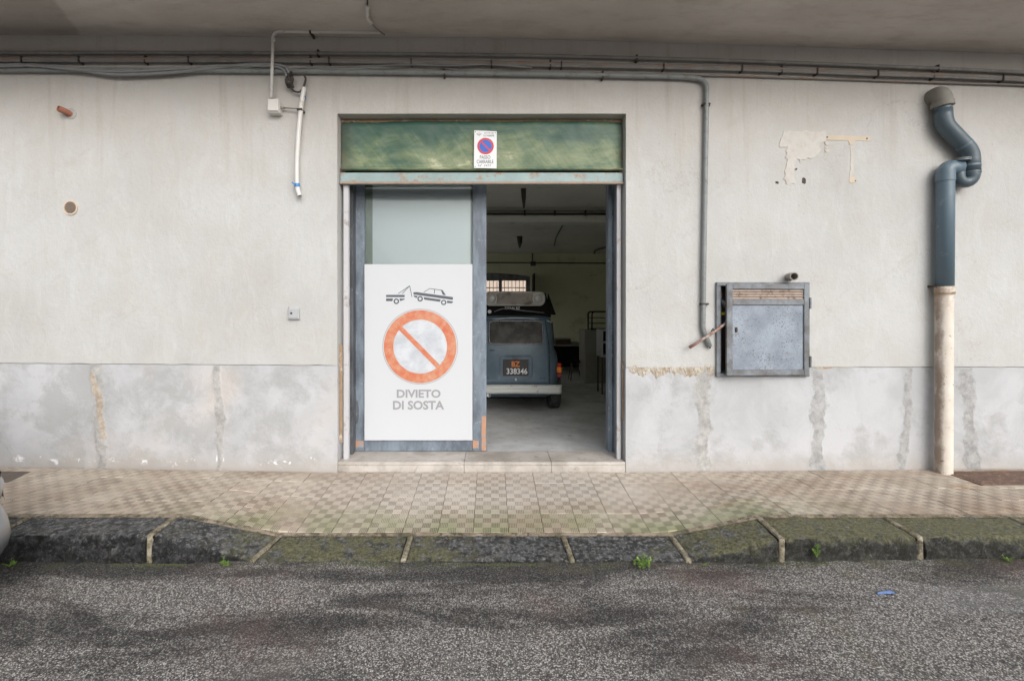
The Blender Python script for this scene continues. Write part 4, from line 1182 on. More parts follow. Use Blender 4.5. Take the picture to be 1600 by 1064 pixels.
Eg = [(460,114),(470,111),(540,110),(640,106.5),(705,108),(760,106),(830,111)]
conduit('cable', Eg, .007, M['cable'], 'thin loose cable above the doorway between two conduits', 'cable', off=.05)
Eh = [(455,135),(462,146),(472,148),(478,140),(481,128),(479,124)]
conduit('cable', Eh, .009, M['cable_dark'], 'short dark cable loop hanging from the knot to the white hose', 'cable', off=.05)
# knot of cable ends
kn = empty('cable_knot', P(458,134), 'dark knot of taped cable ends hanging beside the junction box', 'cable knot')
m = MB()
for i in range(7):
    a = P(452+random.uniform(0,8), 118) ; b = P(453+random.uniform(0,10), 132+random.uniform(-3,4)); c = P(452+random.uniform(0,12), 142)
    m.tube(smoothpath([a+Vector((0,-.05-.01*random.random(),0)), b+Vector((0,-.06-.03*random.random(),0)), c+Vector((0,-.05,0))], 4), .008+.004*random.random(), 7)
m.tube([P(453,132)+Vector((0,-.06,0)), P(457,136)+Vector((0,-.075,0)), P(461,134)+Vector((0,-.06,0))], [.02,.032,.018], 8)
m.build('cable_end', M['cable_dark'], kn, smooth=True)
# white conduit + junction box + hanging hose
we = empty('pvc_conduit', P(432,110), 'pale plastic conduit dropping from the soffit edge to the junction box', 'conduit')
pth = [P(597,60), P(433,58.5), P(433,90), P(431,160)]
m = MB(); m.tube(roundpath([q+Vector((0,-.085 if i < 2 else -.088,0)) for i, q in enumerate(pth)], .07, 6), .014, 10); m.build('tube', M['white_pvc'], we, smooth=True)
for a, b in ((446,58.5), (434,72)):
    q = P(a, b)+Vector((0,-.085,0)); m = MB()
    dv = Vector((.02,0,0)) if a > 440 else Vector((0,0,.02))
    m.tube([q-dv, q+dv], .018, 10); m.build('coupling', M['white_pvc'], we, smooth=True, angle=40)
q = P(491,58.6); m = MB(); m.box(q.x-.008, q.x+.008, DW-.105, DW+.0, q.z-.022, q.z+.022); m.build('clamp', M['clamp'], we, bevel=.002)
jb = empty('junction_box', P(433,181), 'square pale plastic junction box left above the garage doorway', 'junction box')
a, b = P(424.5,160), P(442,182)
m = MB(); m.box(a.x, b.x, DW-.075, DW+.005, b.z, a.z-.006); m.build('box', M['pale_box'], jb, bevel=.006)
m = MB(); m.box(a.x+.004, b.x-.004, DW-.090, DW-.074, b.z+.012, a.z-.010); m.build('lid', M['pale_box'], jb, bevel=.004)
m = MB()
q = P(442, 172); m.tube([q+Vector((-.006,-.04,0)), q+Vector((.03,-.04,0))], .012, 8); m.tube([q+Vector((.03,-.04,0)), P(470,174)+Vector((0,-.05,0)), P(477,178)+Vector((0,-.055,0))], .006, 8)
m.build('cable_gland', M['conduit_brown'], jb, smooth=True)
hz = empty('plastic_hose', P(470,240), 'white plastic hose hanging down the wall with blue tape near its end', 'hose')
hp = smoothpath([P(479,141)+Vector((0,-.05,0)), P(476,160)+Vector((0,-.055,0)), P(471,200)+Vector((0,-.05,0)), P(468,240)+Vector((0,-.045,0)), P(467,270)+Vector((0,-.045,0)), P(468,296)+Vector((0,-.045,0)), P(472,309)+Vector((0,-.055,0))], 6)
m = MB(); m.tube(hp, [.014]+[.0205]*(len(hp)-1), 12, hollow=.75); m.build('hose', M['white_pvc'], hz, smooth=True, angle=50)
for (a, b), (c_, e) in (((476.2,153),(477,157)), ((467.3,289.5),(467.8,294.5))):
    m = MB(); m.tube([P(a,b)+Vector((0,-.048,0)), P(c_,e)+Vector((0,-.047,0))], .024, 12); m.build('blue_tape', M['tape_blue'], hz, smooth=True, angle=40)
m = MB(); m.tube([P(464,291)+Vector((0,-.06,0)), P(461,288)+Vector((0,-.066,0))], .007, 6); m.build('blue_tape', M['tape_blue'], hz)
m = MB(); m.box(P(469,0).x, P(477,0).x, DW-.080, DW-.002, P(0,178).z, P(0,175).z); m.build('strap', M['clamp'], hz, bevel=.002)
# conduit dropping from the soffit
sc_ = empty('pvc_conduit', P(580,30), 'short pale plastic conduit coming out of the soffit above the doorway', 'conduit')
zt0 = ceil_z(-1.1)
Cpt = lambda px, py: Vector(((px-VX)*(zt0-.03-CZ)/(VY-py), F*(zt0-.03-CZ)/(VY-py), zt0-.03))
m = MB(); pts = [Cpt(574,-40), Cpt(574,8), Cpt(575.5,26), Cpt(579,37)]
m.tube(pts[:2], .006, 8); m.build('wire', M['cable_dark'], sc_)
m = MB(); m.tube(smoothpath([Cpt(574.5,9), Cpt(574,20), Cpt(575.5,30), Cpt(580,37)], 5), .0150, 10); m.build('tube', M['white_pvc'], sc_, smooth=True)
m = MB(); m.tube([Cpt(579,36), Cpt(590,47), Cpt(601,55)], .006, 8); m.build('wire', M['conduit_brown'], sc_)
m = MB(); m.tube([Cpt(574.5,9), Cpt(574.4,13)], .019, 10); m.build('coupling', M['white_pvc'], sc_, smooth=True, angle=40)

# ------------------------------------------------------------------ small things on the left wall
tp = empty('clay_pipe', P(110,178), 'broken terracotta overflow pipe sticking out of the upper left wall', 'pipe')
m = MB(); q = P(111,178); m.tube([q+Vector((0,.04,-.01)), q+Vector((-.018,-.035,.004)), q+Vector((-.040,-.085,.012))], .027, 14, hollow=.78); m.build('pipe', M['terracotta'], tp, smooth=True, angle=50)
m = MB(); m.ring(q.x, q.z-.002, .050, .02, DW-.004, DW+.004, 20); m.build('mortar_collar', M['mortar'], tp)
vt = empty('round_vent', P(111,335), 'small round cream vent with brown louvres on the left wall', 'vent')
q = P(111,325)
m = MB(); m.ring(q.x, q.z, .066, .054, DW-.010, DW+.006, 32); m.build('rim', M['vent_cream'], vt, smooth=True, angle=40)
m = MB(); m.disc(q.x, q.z, .056, DW+.0015, DW+.004, 28); m.build('back', M['clamp'], vt)
for i in range(9):
    z = q.z - .048 + .012*i; hwid = math.sqrt(max(0, .054**2 - (z-q.z)**2))
    m = MB(); m.add([(q.x-hwid, DW-.008, z-.002), (q.x+hwid, DW-.008, z-.002), (q.x+hwid, DW+.001, z+.007), (q.x-hwid, DW+.001, z+.007), (q.x-hwid, DW-.008, z-.004), (q.x+hwid, DW-.008, z-.004)], [(0,1,2,3), (4,5,1,0)])
    m.build('louver', M['vent_brown'], vt)
ks = empty('key_switch', P(460,499), 'small square metal key switch on the wall left of the doorway', 'switch')
a, b = P(452,481.5), P(469,499)
m = MB(); m.box(a.x, b.x, DW-.028, DW+.005, b.z, a.z); m.build('casing', M['pale_metal'], ks, bevel=.004)
m = MB(); m.box(a.x+.010, b.x-.012, DW-.033, DW-.0275, b.z+.012, a.z-.008); m.build('face_plate', M['pale_metal'], ks, bevel=.002)
q = P(457.5,489.5); m = MB(); m.tube([(q.x, DW-.036, q.z), (q.x, DW-.030, q.z)], .010, 12); m.build('keyhole', M['clamp'], ks)
m = MB(); m.tube([P(451.5,480.5)+Vector((0,-.004,0)), P(451.5,480.5)+Vector((0,.01,0))], .004, 6); m.build('screw', M['clamp'], ks)
# short vent pipe above the cabinet
vp = empty('vent_pipe', P(1228,437), 'short grey vent pipe stub poking out above the meter cabinet', 'pipe')
q = P(1232,433); m = MB(); m.tube([q+Vector((.012,.04,0)), q+Vector((-.004,-.03,.0)), q+Vector((-.024,-.12,-.003))], .036, 16, hollow=.8); m.build('pipe', simple('grey_clay', (.33,.30,.27), .8, var=.2, sc=12), vp, smooth=True, angle=50)

# ------------------------------------------------------------------ meter cabinet
cb = empty('meter_cabinet', P(1193,588), 'weathered grey steel meter cabinet with louvred door hanging ajar beside the hooked conduit', 'cabinet')
fy = DW - .028
def CX(px): return X(px, fy)
def CZz(py): return Z(py, fy)
for nm, a, b, c_, e in (('frame_rail',1120,1265.5,441,446.5), ('frame_rail',1120,1265.5,583.5,588.5)):
    m = MB(); m.box(CX(a), CX(b), fy, DW+.02, CZz(e), CZz(c_)); m.build(nm, M['cabframe'], cb, bevel=.003)
for a, b in ((1120,1126.5), (1261.5,1265.5)):
    m = MB(); m.box(CX(a), CX(b), fy+.001, DW+.02, CZz(583.5)+.0005, CZz(446.5)-.0005); m.build('frame_post', M['cabframe'], cb, bevel=.003)
# niche
m = MB(); y1 = DW+.30
m.box(CABX0-.01, CABX1+.01, y1, y1+.02, CABZ0-.02, CABZ1+.02)
m.build('niche_back', simple('niche', (.10,.075,.06), .9, var=.3), cb)
m = MB(); m.tube([P(1131,470)+Vector((0,.06,0)), P(1134,474)+Vector((0,.03,0)), P(1138,480)+Vector((0,.05,0))], .020, 10); m.tube([P(1133,440)+Vector((0,.09,0)), P(1133,590)+Vector((0,.09,0))], .012, 10); m.build('inner_pipe', M['galv'], cb, smooth=True)
q = P(1131,490); m = MB(); m.box(q.x-.012, q.x+.02, DW+.02, DW+.026, q.z-.012, q.z+.012); m.build('yellow_tag', M['yellow'], cb)
# door leaf, hinged at the right, left edge pulled out a little
dl = 136.0
ang = R(3.0)
hx, hy = CX(1261.3), fy - .004
def DP(px, py, dy=0.0):
    """point on the door leaf from a face-on pixel"""
    w_ = (1261.3 - px)*fy/F*1.0
    return Vector((hx - w_*math.cos(ang) + dy*math.sin(-ang)*0, hy - w_*math.sin(ang) + dy, CZz(py)))
def dbox(px0, px1, py0, py1, d0, d1, name, mat, bev=.003, parent=cb, tilt=0):
    m = MB(); vs = []
    for dy in (d0, d1):
        for (a, b) in ((px0,py1),(px1,py1),(px1,py0),(px0,py0)): vs.append(DP(a, b, dy + (tilt if b == py0 else 0)))
    m.add(vs, [(0,1,2,3),(7,6,5,4),(0,4,5,1),(1,5,6,2),(2,6,7,3),(3,7,4,0)])
    return m.build(name, mat, parent, bevel=bev)
sc2 = (1261.3-1134.5)
dbox(1130.0, 1139.5, 444.5, 585.5, -.022, .004, 'door_stile', M['cabframe'])
dbox(1253.5, 1261.0, 444.5, 585.5, -.022, .004, 'door_stile', M['cabframe'])
dbox(1139.6, 1253.4, 444.5, 452.2, -.021, .003, 'door_rail', M['cabframe'])
dbox(1139.6, 1253.4, 468.0, 476.5, -.021, .003, 'door_rail', M['cabframe'])
dbox(1139.6, 1253.4, 577.0, 585.5, -.021, .003, 'door_rail', M['cabframe'])
dbox(1139.6, 1253.4, 476.6, 576.9, -.008, .0, 'door_panel', M['cab'], .001)
for i in range(4):
    y = 452.6 + i*3.85
    dbox(1139.8, 1253.2, y+.3, y+3.4, -.014, -.010, 'louver', M['louver'], .0, tilt=.010)
for b in (474, 565):
    q = Vector((hx+.012, hy-.02, CZz(b))); m = MB(); m.tube([q+Vector((0,0,-.05)), q+Vector((0,0,.05))], .010, 10); m.build('hinge', M['cabframe'], cb, smooth=True, angle=40)
q = DP(1145.5, 515, -.018); m = MB(); m.box(q.x-.008, q.x+.012, q.y-.002, q.y+.01, q.z-.022, q.z+.022); m.build('latch_hole', M['clamp'], cb, bevel=.004)
# rusty stick leaning through the gap
st = empty('metal_rod', P(1072,542), 'rusty metal rod jutting out of the open side of the meter cabinet', 'rod')
m = MB(); m.tube([P(1072,542)+Vector((0,-.075,0)), P(1100,525)+Vector((0,-.065,0)), P(1128,507)+Vector((0,-.045,0)), P(1140,499)+Vector((0,.03,0))], [.0135,.0125,.012,.012], 8, hollow=0); m.build('rod', M['stick'], st, smooth=True)
m = MB(); q = P(1108,516)+Vector((0,-.07,0)); m.tube([q+Vector((-.012,0,-.008)), q+Vector((0,-.004,.018)), q+Vector((.014,0,.0))], .006, 6); m.build('wire_twist', M['clamp'], st)

# ------------------------------------------------------------------ drain pipe
dp = empty('drain_pipe', P(1475,735), 'blue grey plastic drain pipe with swan-neck trap above a cream painted iron downpipe', 'drain pipe')
YC = DW - .085
def DQ(px, py, y=YC): return Vector(((px-VX)*y/F, y, CZ+(VY-py)*y/F))
pr = .0655
m = MB(); m.tube(smoothpath([DQ(1470,150)+Vector((0,.12,.01)), DQ(1470,147)+Vector((0,.03,.0)), DQ(1471,153), DQ(1473,164)], 5), pr*1.12, 20); m.build('elbow', M['grey_pipe'], dp, smooth=True, angle=60)
m = MB(); m.tube([DQ(1472.2,160), DQ(1473,168)], pr*1.28, 20); m.build('collar', M['grey_pipe'], dp, bevel=.003, smooth=True, angle=40)
m = MB(); m.tube([DQ(1473,167), DQ(1473.5,187)], pr*.98, 20); m.build('sleeve', M['blue_pipe_dark'], dp, smooth=True, angle=40)
m = MB(); m.tube(roundpath([DQ(1473.5,172), DQ(1474.5,194), DQ(1516.5,238), DQ(1517.0,272)], .07, 6), pr*1.02, 22); m.build('offset_pipe', M['blue_pipe_dark'], dp, smooth=True)
for (a, b), (c_, e) in (((1504,225),(1506.5,227.6)), ((1516.9,258),(1516.9,261))):
    m = MB(); m.tube([DQ(a,b), DQ(c_,e)], pr*1.05, 22); m.build('joint_ring', M['blue_pipe'], dp, smooth=True, angle=40)
# the U of the trap, tighter tube, closer to the wall side
tp_ = [DQ(1517,262), DQ(1517,275)] + [DQ(1507.5+9.5*math.cos(a_), 275.5+9.8*math.sin(a_)) for a_ in [math.pi*i/10 for i in range(1,10)]] + [DQ(1498,275), DQ(1497.7,256)]
m = MB(); m.tube(tp_, [pr*1.0, pr*.98] + [pr*(.97-.27*min(1,i/5)) for i in range(1,10)] + [pr*.70, pr*.70], 20); m.build('trap', M['blue_pipe_dark'], dp, smooth=True)
m = MB(); m.tube([DQ(1516.95,269), DQ(1516.9,272)], pr*1.06, 20); m.build('joint_ring', M['blue_pipe_dark'], dp, smooth=True, angle=40)
m = MB(); m.tube([DQ(1497.3,251.5)+Vector((0,-.03,0)), DQ(1497.3,254.3)+Vector((0,-.03,0))], pr*.95, 22); m.build('inspection_cap', M['blue_pipe'], dp, smooth=True, angle=40)
m = MB(); m.tube([DQ(1497.3,250.5)+Vector((0,-.03,0)), DQ(1497.3,252.0)+Vector((0,-.03,0))], pr*1.0, 22); m.build('cap_rim', M['grey_pipe'], dp, smooth=True, angle=40)
m = MB(); m.tube(roundpath([DQ(1499,262), DQ(1477.5,262), DQ(1477,290), DQ(1476,447)], .085, 8), [pr*.85]*8 + [pr*1.02]*100 if False else pr*1.0, 22); m.build('down_pipe', M['blue_pipe'], dp, smooth=True)
m = MB(); m.tube([DQ(1477,270), DQ(1476.9,284)], pr*1.07, 22); m.build('socket', M['blue_pipe'], dp, smooth=True, angle=40)
m = MB(); m.tube([DQ(1475.5,448), DQ(1475.4,457)], pr*1.06, 22); m.build('socket', M['cream_pipe'], dp, smooth=True, angle=40)
m = MB(); m.tube([DQ(1475.4,456.5), DQ(1475.4,459.5)], pr*1.13, 22); m.build('socket', M['rot'], dp, smooth=True, angle=40)
m = MB(); m.tube([DQ(1475.4,459), DQ(1475,600), DQ(1474.5,742)], pr*.96, 24); m.build('iron_pipe', M['cream_pipe'], dp, smooth=True, angle=40)
q = DQ(1476,447)
m = MB(); m.box(q.x-.075, q.x-.055, YC-.01, DW+.01, q.z-.01, q.z+.01); m.build('bracket', M['clamp'], dp)

# ------------------------------------------------------------------ grates in the pavement
def flat_quad(pts, dz, th, name, mat, parent=None, **k):
    m = MB(); 
    top = [(x, y, walk_z(x, y)+dz) for x, y in pts]; bot = [(x, y, walk_z(x, y)+dz-th) for x, y in pts]
    n = len(pts); m.add(top+bot, [tuple(range(n))] + [(i, i+n, (i+1) % n+n, (i+1) % n)[::1] for i in range(n)])
    return m.build(name, mat, parent, **k)
gr = empty('drain_cover', (4.35, 4.15, walk_z(4.35, 4.15)), 'rusty cast iron drain cover set in the pavement right of the downpipe', 'drain cover')
gx0, gx1, gy0, gy1 = 4.05, 4.75, 3.92, 4.22
flat_quad([(gx0,gy0),(gx1,gy0),(gx1,gy1),(gx0,gy1)], .0045, .01, 'cover', M['iron'], gr)
for i in range(9):
    y = gy0+.03+i*.030
    flat_quad([(gx0+.03,y),(gx1-.03,y),(gx1-.03,y+.012),(gx0+.03,y+.012)], .009, .006, 'rib', M['iron'], gr)
for a, b, c_, e in ((gx0,gx1,gy0-.016,gy0), (gx0,gx1,gy1,gy1+.016), (gx0-.016,gx0,gy0-.016,gy1+.016), (gx1,gx1+.016,gy0-.016,gy1+.016)):
    flat_quad([(a,c_),(b,c_),(b,e),(a,e)], .008, .012, 'rim', M['iron'], gr)
g2 = empty('drain_cover', (-4.3, 4.1, walk_z(-4.3, 4.1)), 'dark flat steel cover in the pavement behind the parked silver car', 'drain cover')
flat_quad([(-4.75,3.95),(-4.03,3.95),(-4.08,4.20),(-4.75,4.20)], .0048, .01, 'cover', simple('dark_cover', (.12,.095,.08), .7, var=.3, sc=12), g2)
flat_quad([(-4.72,3.98),(-4.10,3.98),(-4.10,4.00),(-4.72,4.00)], .007, .006, 'rib', M['iron'], g2)

# ------------------------------------------------------------------ weeds and litter
def weed(loc, s, n, label, seed, upright=False):
    random.seed(seed)
    e = empty('weed', loc, label, 'weed')
    L = Vector(loc)
    mm = MB()
    for i in range(n):
        a = random.uniform(0, 2*math.pi); el = random.uniform(.25, 1.0) if not upright else random.uniform(.9, 1.45)
        ln = s*random.uniform(.5, 1.0)
        dirv = Vector((math.cos(a)*math.cos(el), math.sin(a)*math.cos(el), math.sin(el)))
        tip = L + dirv*ln
        mm.tube([L, L + dirv*ln*.5 + Vector((0,0,ln*.08)), tip], [.0018,.0014,.001], 5)
        for q in range(3):
            c = L + dirv*ln*(.55+.22*q); sd_ = dirv.cross(Vector((random.uniform(-1,1), random.uniform(-1,1), 1))).normalized()
            w_ = s*.16*random.uniform(.7, 1.2); l2 = s*.22*random.uniform(.8, 1.3)
            for sg_ in (-1, 1):
                d2 = (sd_*sg_ + dirv*.5 + Vector((0,0,random.uniform(-.2,.4)))).normalized(); pn = d2.cross(Vector((0,0,1)) if abs(d2.z) < .9 else Vector((1,0,0))).normalized()
                vs = [c, c + d2*l2*.35 + pn*w_*.5, c + d2*l2*.8 + pn*w_*.35, c + d2*l2, c + d2*l2*.8 - pn*w_*.35, c + d2*l2*.35 - pn*w_*.5]
                mm.add(vs, [(0,1,2,3), (0,3,4,5)])
    mm.build('foliage', M['leaf'], e, kind='stuff')
    return e
weed((X(1003, 2.98), 2.975, road_z(.9, 2.97)), .078, 15, 'bright green weed in the gutter below the lowered kerb, largest tuft', 1)
weed((X(352, 3.0), 2.985, .005), .05, 9, 'small clover-like weed at the foot of the sloping kerb stone', 2)
weed((X(1275, 3.0), 2.995, .05), .055, 8, 'upright little weed growing from the face of the raised kerb', 3, True)
weed((X(1276, 3.0), 2.992, .10), .04, 6, 'tiny sprout above the upright weed on the raised kerb face', 5, True)
weed((X(1570, 3.0), 2.985, .03), .045, 8, 'low weed at the kerb foot near the right end of the street', 4)
weed((X(1098, 3.0), 2.985, .004), .028, 6, 'tiny green sprout beside the mortar joint of the lowered kerb', 6)
weed((X(22, 3.0), 2.97, .005), .05, 9, 'yellowish weed at the kerb foot beside the silver car', 7)
random.seed(11)
m = MB()    # gutter moss
for i in range(2600):
    x = random.uniform(-4.2, 4.4)
    if N1(x*2.2, 1.7) < -.05: continue
    y = KF - .016 - abs(random.gauss(0, .016)); z = road_z(x, y); s_ = random.uniform(.002, .0065)
    m.add([(x-s_, y-s_, z-.001), (x+s_, y-s_, z-.001), (x+s_, y+s_, z), (x-s_, y+s_, z), (x, y, z+s_*.9)], [(0,1,4),(1,2,4),(2,3,4),(3,0,4)])
m.build('gutter_moss', M['moss'], kind='stuff')
m = MB()
def lit(u, v):
    x = X(1368, 2.5)+(X(1398, 2.5)-X(1368, 2.5))*u; y = 2.665+.05*v
    return (x, y, road_z(x, y)+.004+.010*abs(N1(u*3.2, v*2.1, 5)) + .008*math.sin(u*3.1)*v*.6)
LY = F*CZ/(929-VY)
m = MB(); m.grid(14, 4, lambda u, v: (X(1369, LY)+(X(1397, LY)-X(1369, LY))*u, LY-.02+.04*v*(.3+.7*u)+.006*N1(u*4), road_z(2.2, LY)+.004+.012*abs(N1(u*6, v*3, 5)) + .006*math.sin(u*3.1)))
m.build('plastic_scrap', M['litter'], smooth=True, label='crumpled scrap of blue plastic lying on the asphalt', cat='litter')
# little loose chips on the asphalt
random.seed(3)
m = MB()
for i in range(420):
    x = random.uniform(-3.6, 3.8); y = random.uniform(1.9, 2.98); s_ = random.uniform(.0022, .0058); z = road_z(x, y)
    a = random.uniform(0, 3)
    vs = [(x + s_*math.cos(a+k_*1.57)*random.uniform(.7,1.1), y + s_*math.sin(a+k_*1.57)*random.uniform(.7,1.1), z-.001) for k_ in range(4)] + [(x, y, z+s_*.6)]
    m.add(vs, [(0,1,4),(1,2,4),(2,3,4),(3,0,4)])
m.build('loose_gravel', simple('chip', (.42,.40,.37), .8, var=.5, sc=30), kind='stuff')

# ------------------------------------------------------------------ cars
def stack(levels, n=56, mb=None, cap=True):
    """levels: (z, xc, halfx, yc, halfy, exponent); plan outlines stacked upward"""
    m = mb or MB(); vs = []
    for (z, xc, hx_, yc, hy_, ex) in levels:
        for i in range(n):
            a = 2*math.pi*i/n; c, s_ = math.cos(a), math.sin(a)
            vs.append((xc + hx_*math.copysign(abs(c)**(2/ex), c), yc + hy_*math.copysign(abs(s_)**(2/ex), s_), z))
    fs = [(j*n+i, j*n+(i+1) % n, (j+1)*n+(i+1) % n, (j+1)*n+i) for j in range(len(levels)-1) for i in range(n)]
    if cap: fs += [tuple(range(n-1, -1, -1)), tuple((len(levels)-1)*n + i for i in range(n))]
    return m.add(vs, fs)
# --- old blue estate car in the garage, seen from behind
CXc = X(806.5, 6.95); YR = 6.95; G0 = gf(7.3)
car = empty('parked_car', (CXc, YR+1.8, G0), 'old faded blue small hatchback with orange and white plate, parked nose-in inside the garage', 'car')
def lv(z, hw, yr, yf=10.35, ex=7): return (z, CXc, hw, (yr+yf)/2, (yf-yr)/2, ex)
zr = lambda py: Z(py, YR)
lev = [lv(.34, .60, 7.10), lv(.40, .655, 7.02), lv(zr(603), .685, 6.985), lv(zr(588), .695, 6.98), lv(zr(570), .690, 6.975), lv(zr(556), .665, 6.975), lv(zr(546), .625, 6.98), lv(zr(541), .612, 6.985, 10.2),
       lv(zr(536), .606, 6.995, 9.3), lv(zr(520), .597, 7.03, 9.2), lv(zr(504), .583, 7.075, 9.1, 6), lv(zr(499), .570, 7.10, 9.05, 6), lv(zr(496), .555, 7.125, 9.0, 6), lv(zr(494)-.004, .50, 7.18, 8.9, 5), lv(zr(493), .40, 7.3, 8.8, 4)]
m = stack(lev, 72); m.build('body', M['car_blue'], car, smooth=True, angle=50)
def rear_y(z, x=0.0):
    """y of the rear face"""
    pts = sorted((l[0], l[3]-l[4]) for l in lev)
    return interp(z, pts) + .04*(abs(x)/.6)**4
def rp(px, py, d=0.0):
    z = zr(py); x = X(px, YR); y = rear_y(z, x-CXc)
    k = 1.0
    return Vector((x, y - d, z))
# hatch: slightly proud skin with a pressed border
def hatch(u, v):
    w_ = interp(v, [(0, .49), (.5, .485), (1, .435)])
    z = zr(600) + (zr(499)-zr(600))*v
    x = (2*u-1)*w_
    cr = .006 if (.015 < u < .985 and .01 < v < .99) else 0
    ins = .010 if (.31 < u < .69 and .10 < v < .43) else 0      # plate recess
    return (CXc + x, rear_y(z, x) - .004 - cr*1.6 + ins*.7 - .010*math.sin(math.pi*u), z)
m = MB(); m.grid(60, 50, hatch); m.build('tailgate', M['car_blue'], car, smooth=True, angle=60)
def rrect(cx_, cz_, hw, hh, r, n=6):
    out = []
    for sx_, sz_, a0 in ((1,1,0), (-1,1,90), (-1,-1,180), (1,-1,270)):
        for i in range(n+1):
            a = R(a0 + 90*i/n); out.append((cx_ + sx_*(hw-r) + r*math.cos(a), cz_ + sz_*(hh-r) + r*math.sin(a)))
    return out
def onplane(pts, d0, d1, name, mat, parent):
    m = MB(); n = len(pts); ya, yb = rear_y(wz0), rear_y(wz1)
    vs = [(x, ya + (yb-ya)*(z-wz0)/(wz1-wz0) - .024 - d, z) for d in (d0, d1) for x, z in pts]
    m.add(vs, [tuple(range(n, 2*n)), tuple(range(n-1, -1, -1))] + [(i, (i+1) % n, (i+1) % n+n, i+n) for i in range(n)])
    return m.build(name, mat, parent)
def onrear(pts, d0, d1, name, mat, parent, bevel=0):
    m = MB(); n = len(pts); vs = []
    for d in (d0, d1):
        vs += [(x, rear_y(z, x-CXc) - .010*math.cos(math.pi*(x-CXc)/1.0) - d, z) for x, z in pts]
    a = sum(pts[i][0]*pts[(i+1) % n][1]-pts[(i+1) % n][0]*pts[i][1] for i in range(n))
    m.add(vs, [tuple(range(n, 2*n)), tuple(range(n-1, -1, -1))] + [(i, (i+1) % n, (i+1) % n+n, i+n) for i in range(n)])
    return m.build(name, mat, parent)
wz0, wz1 = zr(536.5), zr(502.5); whw = (849-766)/2*YR/F
wp = rrect(CXc, (wz0+wz1)/2, whw, (wz1-wz0)/2, .055)
onplane(rrect(CXc, (wz0+wz1)/2, whw+.016, (wz1-wz0)/2+.016, .065), -.02, .010, 'window_seal', M['rubber'], car)
onplane(wp, .008, .014, 'rear_window', M['car_glass'], car)
m = MB(); w2 = [Vector((x, rear_y(wz0) + (rear_y(wz1)-rear_y(wz0))*(z-wz0)/(wz1-wz0) - .024 - .012, z)) for x, z in rrect(CXc, (wz0+wz1)/2, whw+.006, (wz1-wz0)/2+.006, .058)]
m.tube(w2 + [w2[0]], .0035, 6, caps=False); m.build('window_trim', M['chrome'], car, smooth=True)
# plate recess border, plate and lettering
pz0, pz1, px0_, px1_ = zr(586.8), zr(562), X(786, YR), X(825.5, YR)
pyy = rear_y((pz0+pz1)/2) - .034
m = MB(); w2 = [Vector((x, rear_y(z, x-CXc)-.020, z)) for x, z in rrect(CXc, (zr(589)+zr(556))/2, .235, (zr(556)-zr(589))/2, .04)]
m.tube(w2 + [w2[0]], .007, 6, caps=False); m.build('recess_rim', M['car_blue'], car, smooth=True)
m = MB(); m.box(px0_, px1_, pyy, pyy+.02, pz0, pz1); pl = m.build('number_plate', M['plate'], car, bevel=.004)
text_obj('BZ', X(799.3, YR), X(812.5, YR), zr(573), zr(564.5), pyy-.002, M['plate_orange'], pl, bold=.03)
text_obj('338346', X(791.5, YR), X(824, YR), zr(584.5), zr(575.2), pyy-.002, M['plate_white'], pl, bold=.02)
m = MB(); q = rp(806.5, 559, .03); m.box(q.x-.045, q.x+.045, q.y-.012, q.y+.02, q.z-.012, q.z+.012); m.build('plate_lamp', M['car_blue'], car, bevel=.006)
m = MB(); m.box(q.x-.03, q.x+.03, q.y-.010, q.y+.0, q.z-.020, q.z-.013); m.build('plate_lamp', M['lens_maroon'], car)
m = MB(); q = rp(806, 593, .026); m.box(q.x-.018, q.x+.018, q.y-.008, q.y+.02, q.z-.022, q.z+.022); m.build('latch', M['chrome'], car, bevel=.006)
for px in (848, 765):
    m = MB(); q = rp(px, 591, .020); m.tube([q+Vector((-.04,0,-.002)), q+Vector((0,-.004,.006)), q+Vector((.04,0,-.002))], .006, 6); m.build('dent_ridge', M['car_blue'], car, smooth=True)
m = MB(); q = rp(770, 547.5, .016); m.box(q.x-.045, q.x+.06, q.y-.004, q.y+.01, q.z-.008, q.z+.008); m.build('emblem', M['rubber'], car, bevel=.002)
# hatch gap line
m = MB(); wpts = [(CXc+sg_*w_, zr(py)) for sg_, w_, py in ((-1,.495,600), (-1,.49,560), (-1,.487,540), (-1,.44,500.5), (1,.44,500.5), (1,.487,540), (1,.49,560), (1,.495,600))]
m.tube([Vector((x, rear_y(z, x-CXc)-.016, z)) for x, z in wpts], .0075, 6); m.build('hatch_seal', M['rubber'], car)
m = MB(); m.tube(smoothpath([Vector((CXc+x, rear_y(zr(500))-.03+.12*(x/.55)**2, zr(497.2)-.065*(abs(x)/.56)**2.4)) for x in [-.57,-.4,-.2,0,.2,.4,.57]], 4), .009, 8); m.build('drip_rail', M['white_paint'], car, smooth=True)
for sg_ in (-1, 1):
    x = CXc + sg_*.640
    for a, b, mt in ((590.5, 583.5, 'lens_maroon'), (583.2, 573.6, 'lens_orange'), (573.3, 568, 'lens_red')):
        m = MB(); z0_, z1_ = zr(a), zr(b); hw = .036
        m.box(x-hw, x+hw, 6.985, 7.06, z0_, z1_); m.build('tail_light', M[mt], car, bevel=.014)
    m = MB(); m.tube([(x+sg_*.025, 7.03, zr(580)), (x+sg_*.062, 7.0, zr(577))], .008, 6); m.build('light_clip', M['clamp'], car)
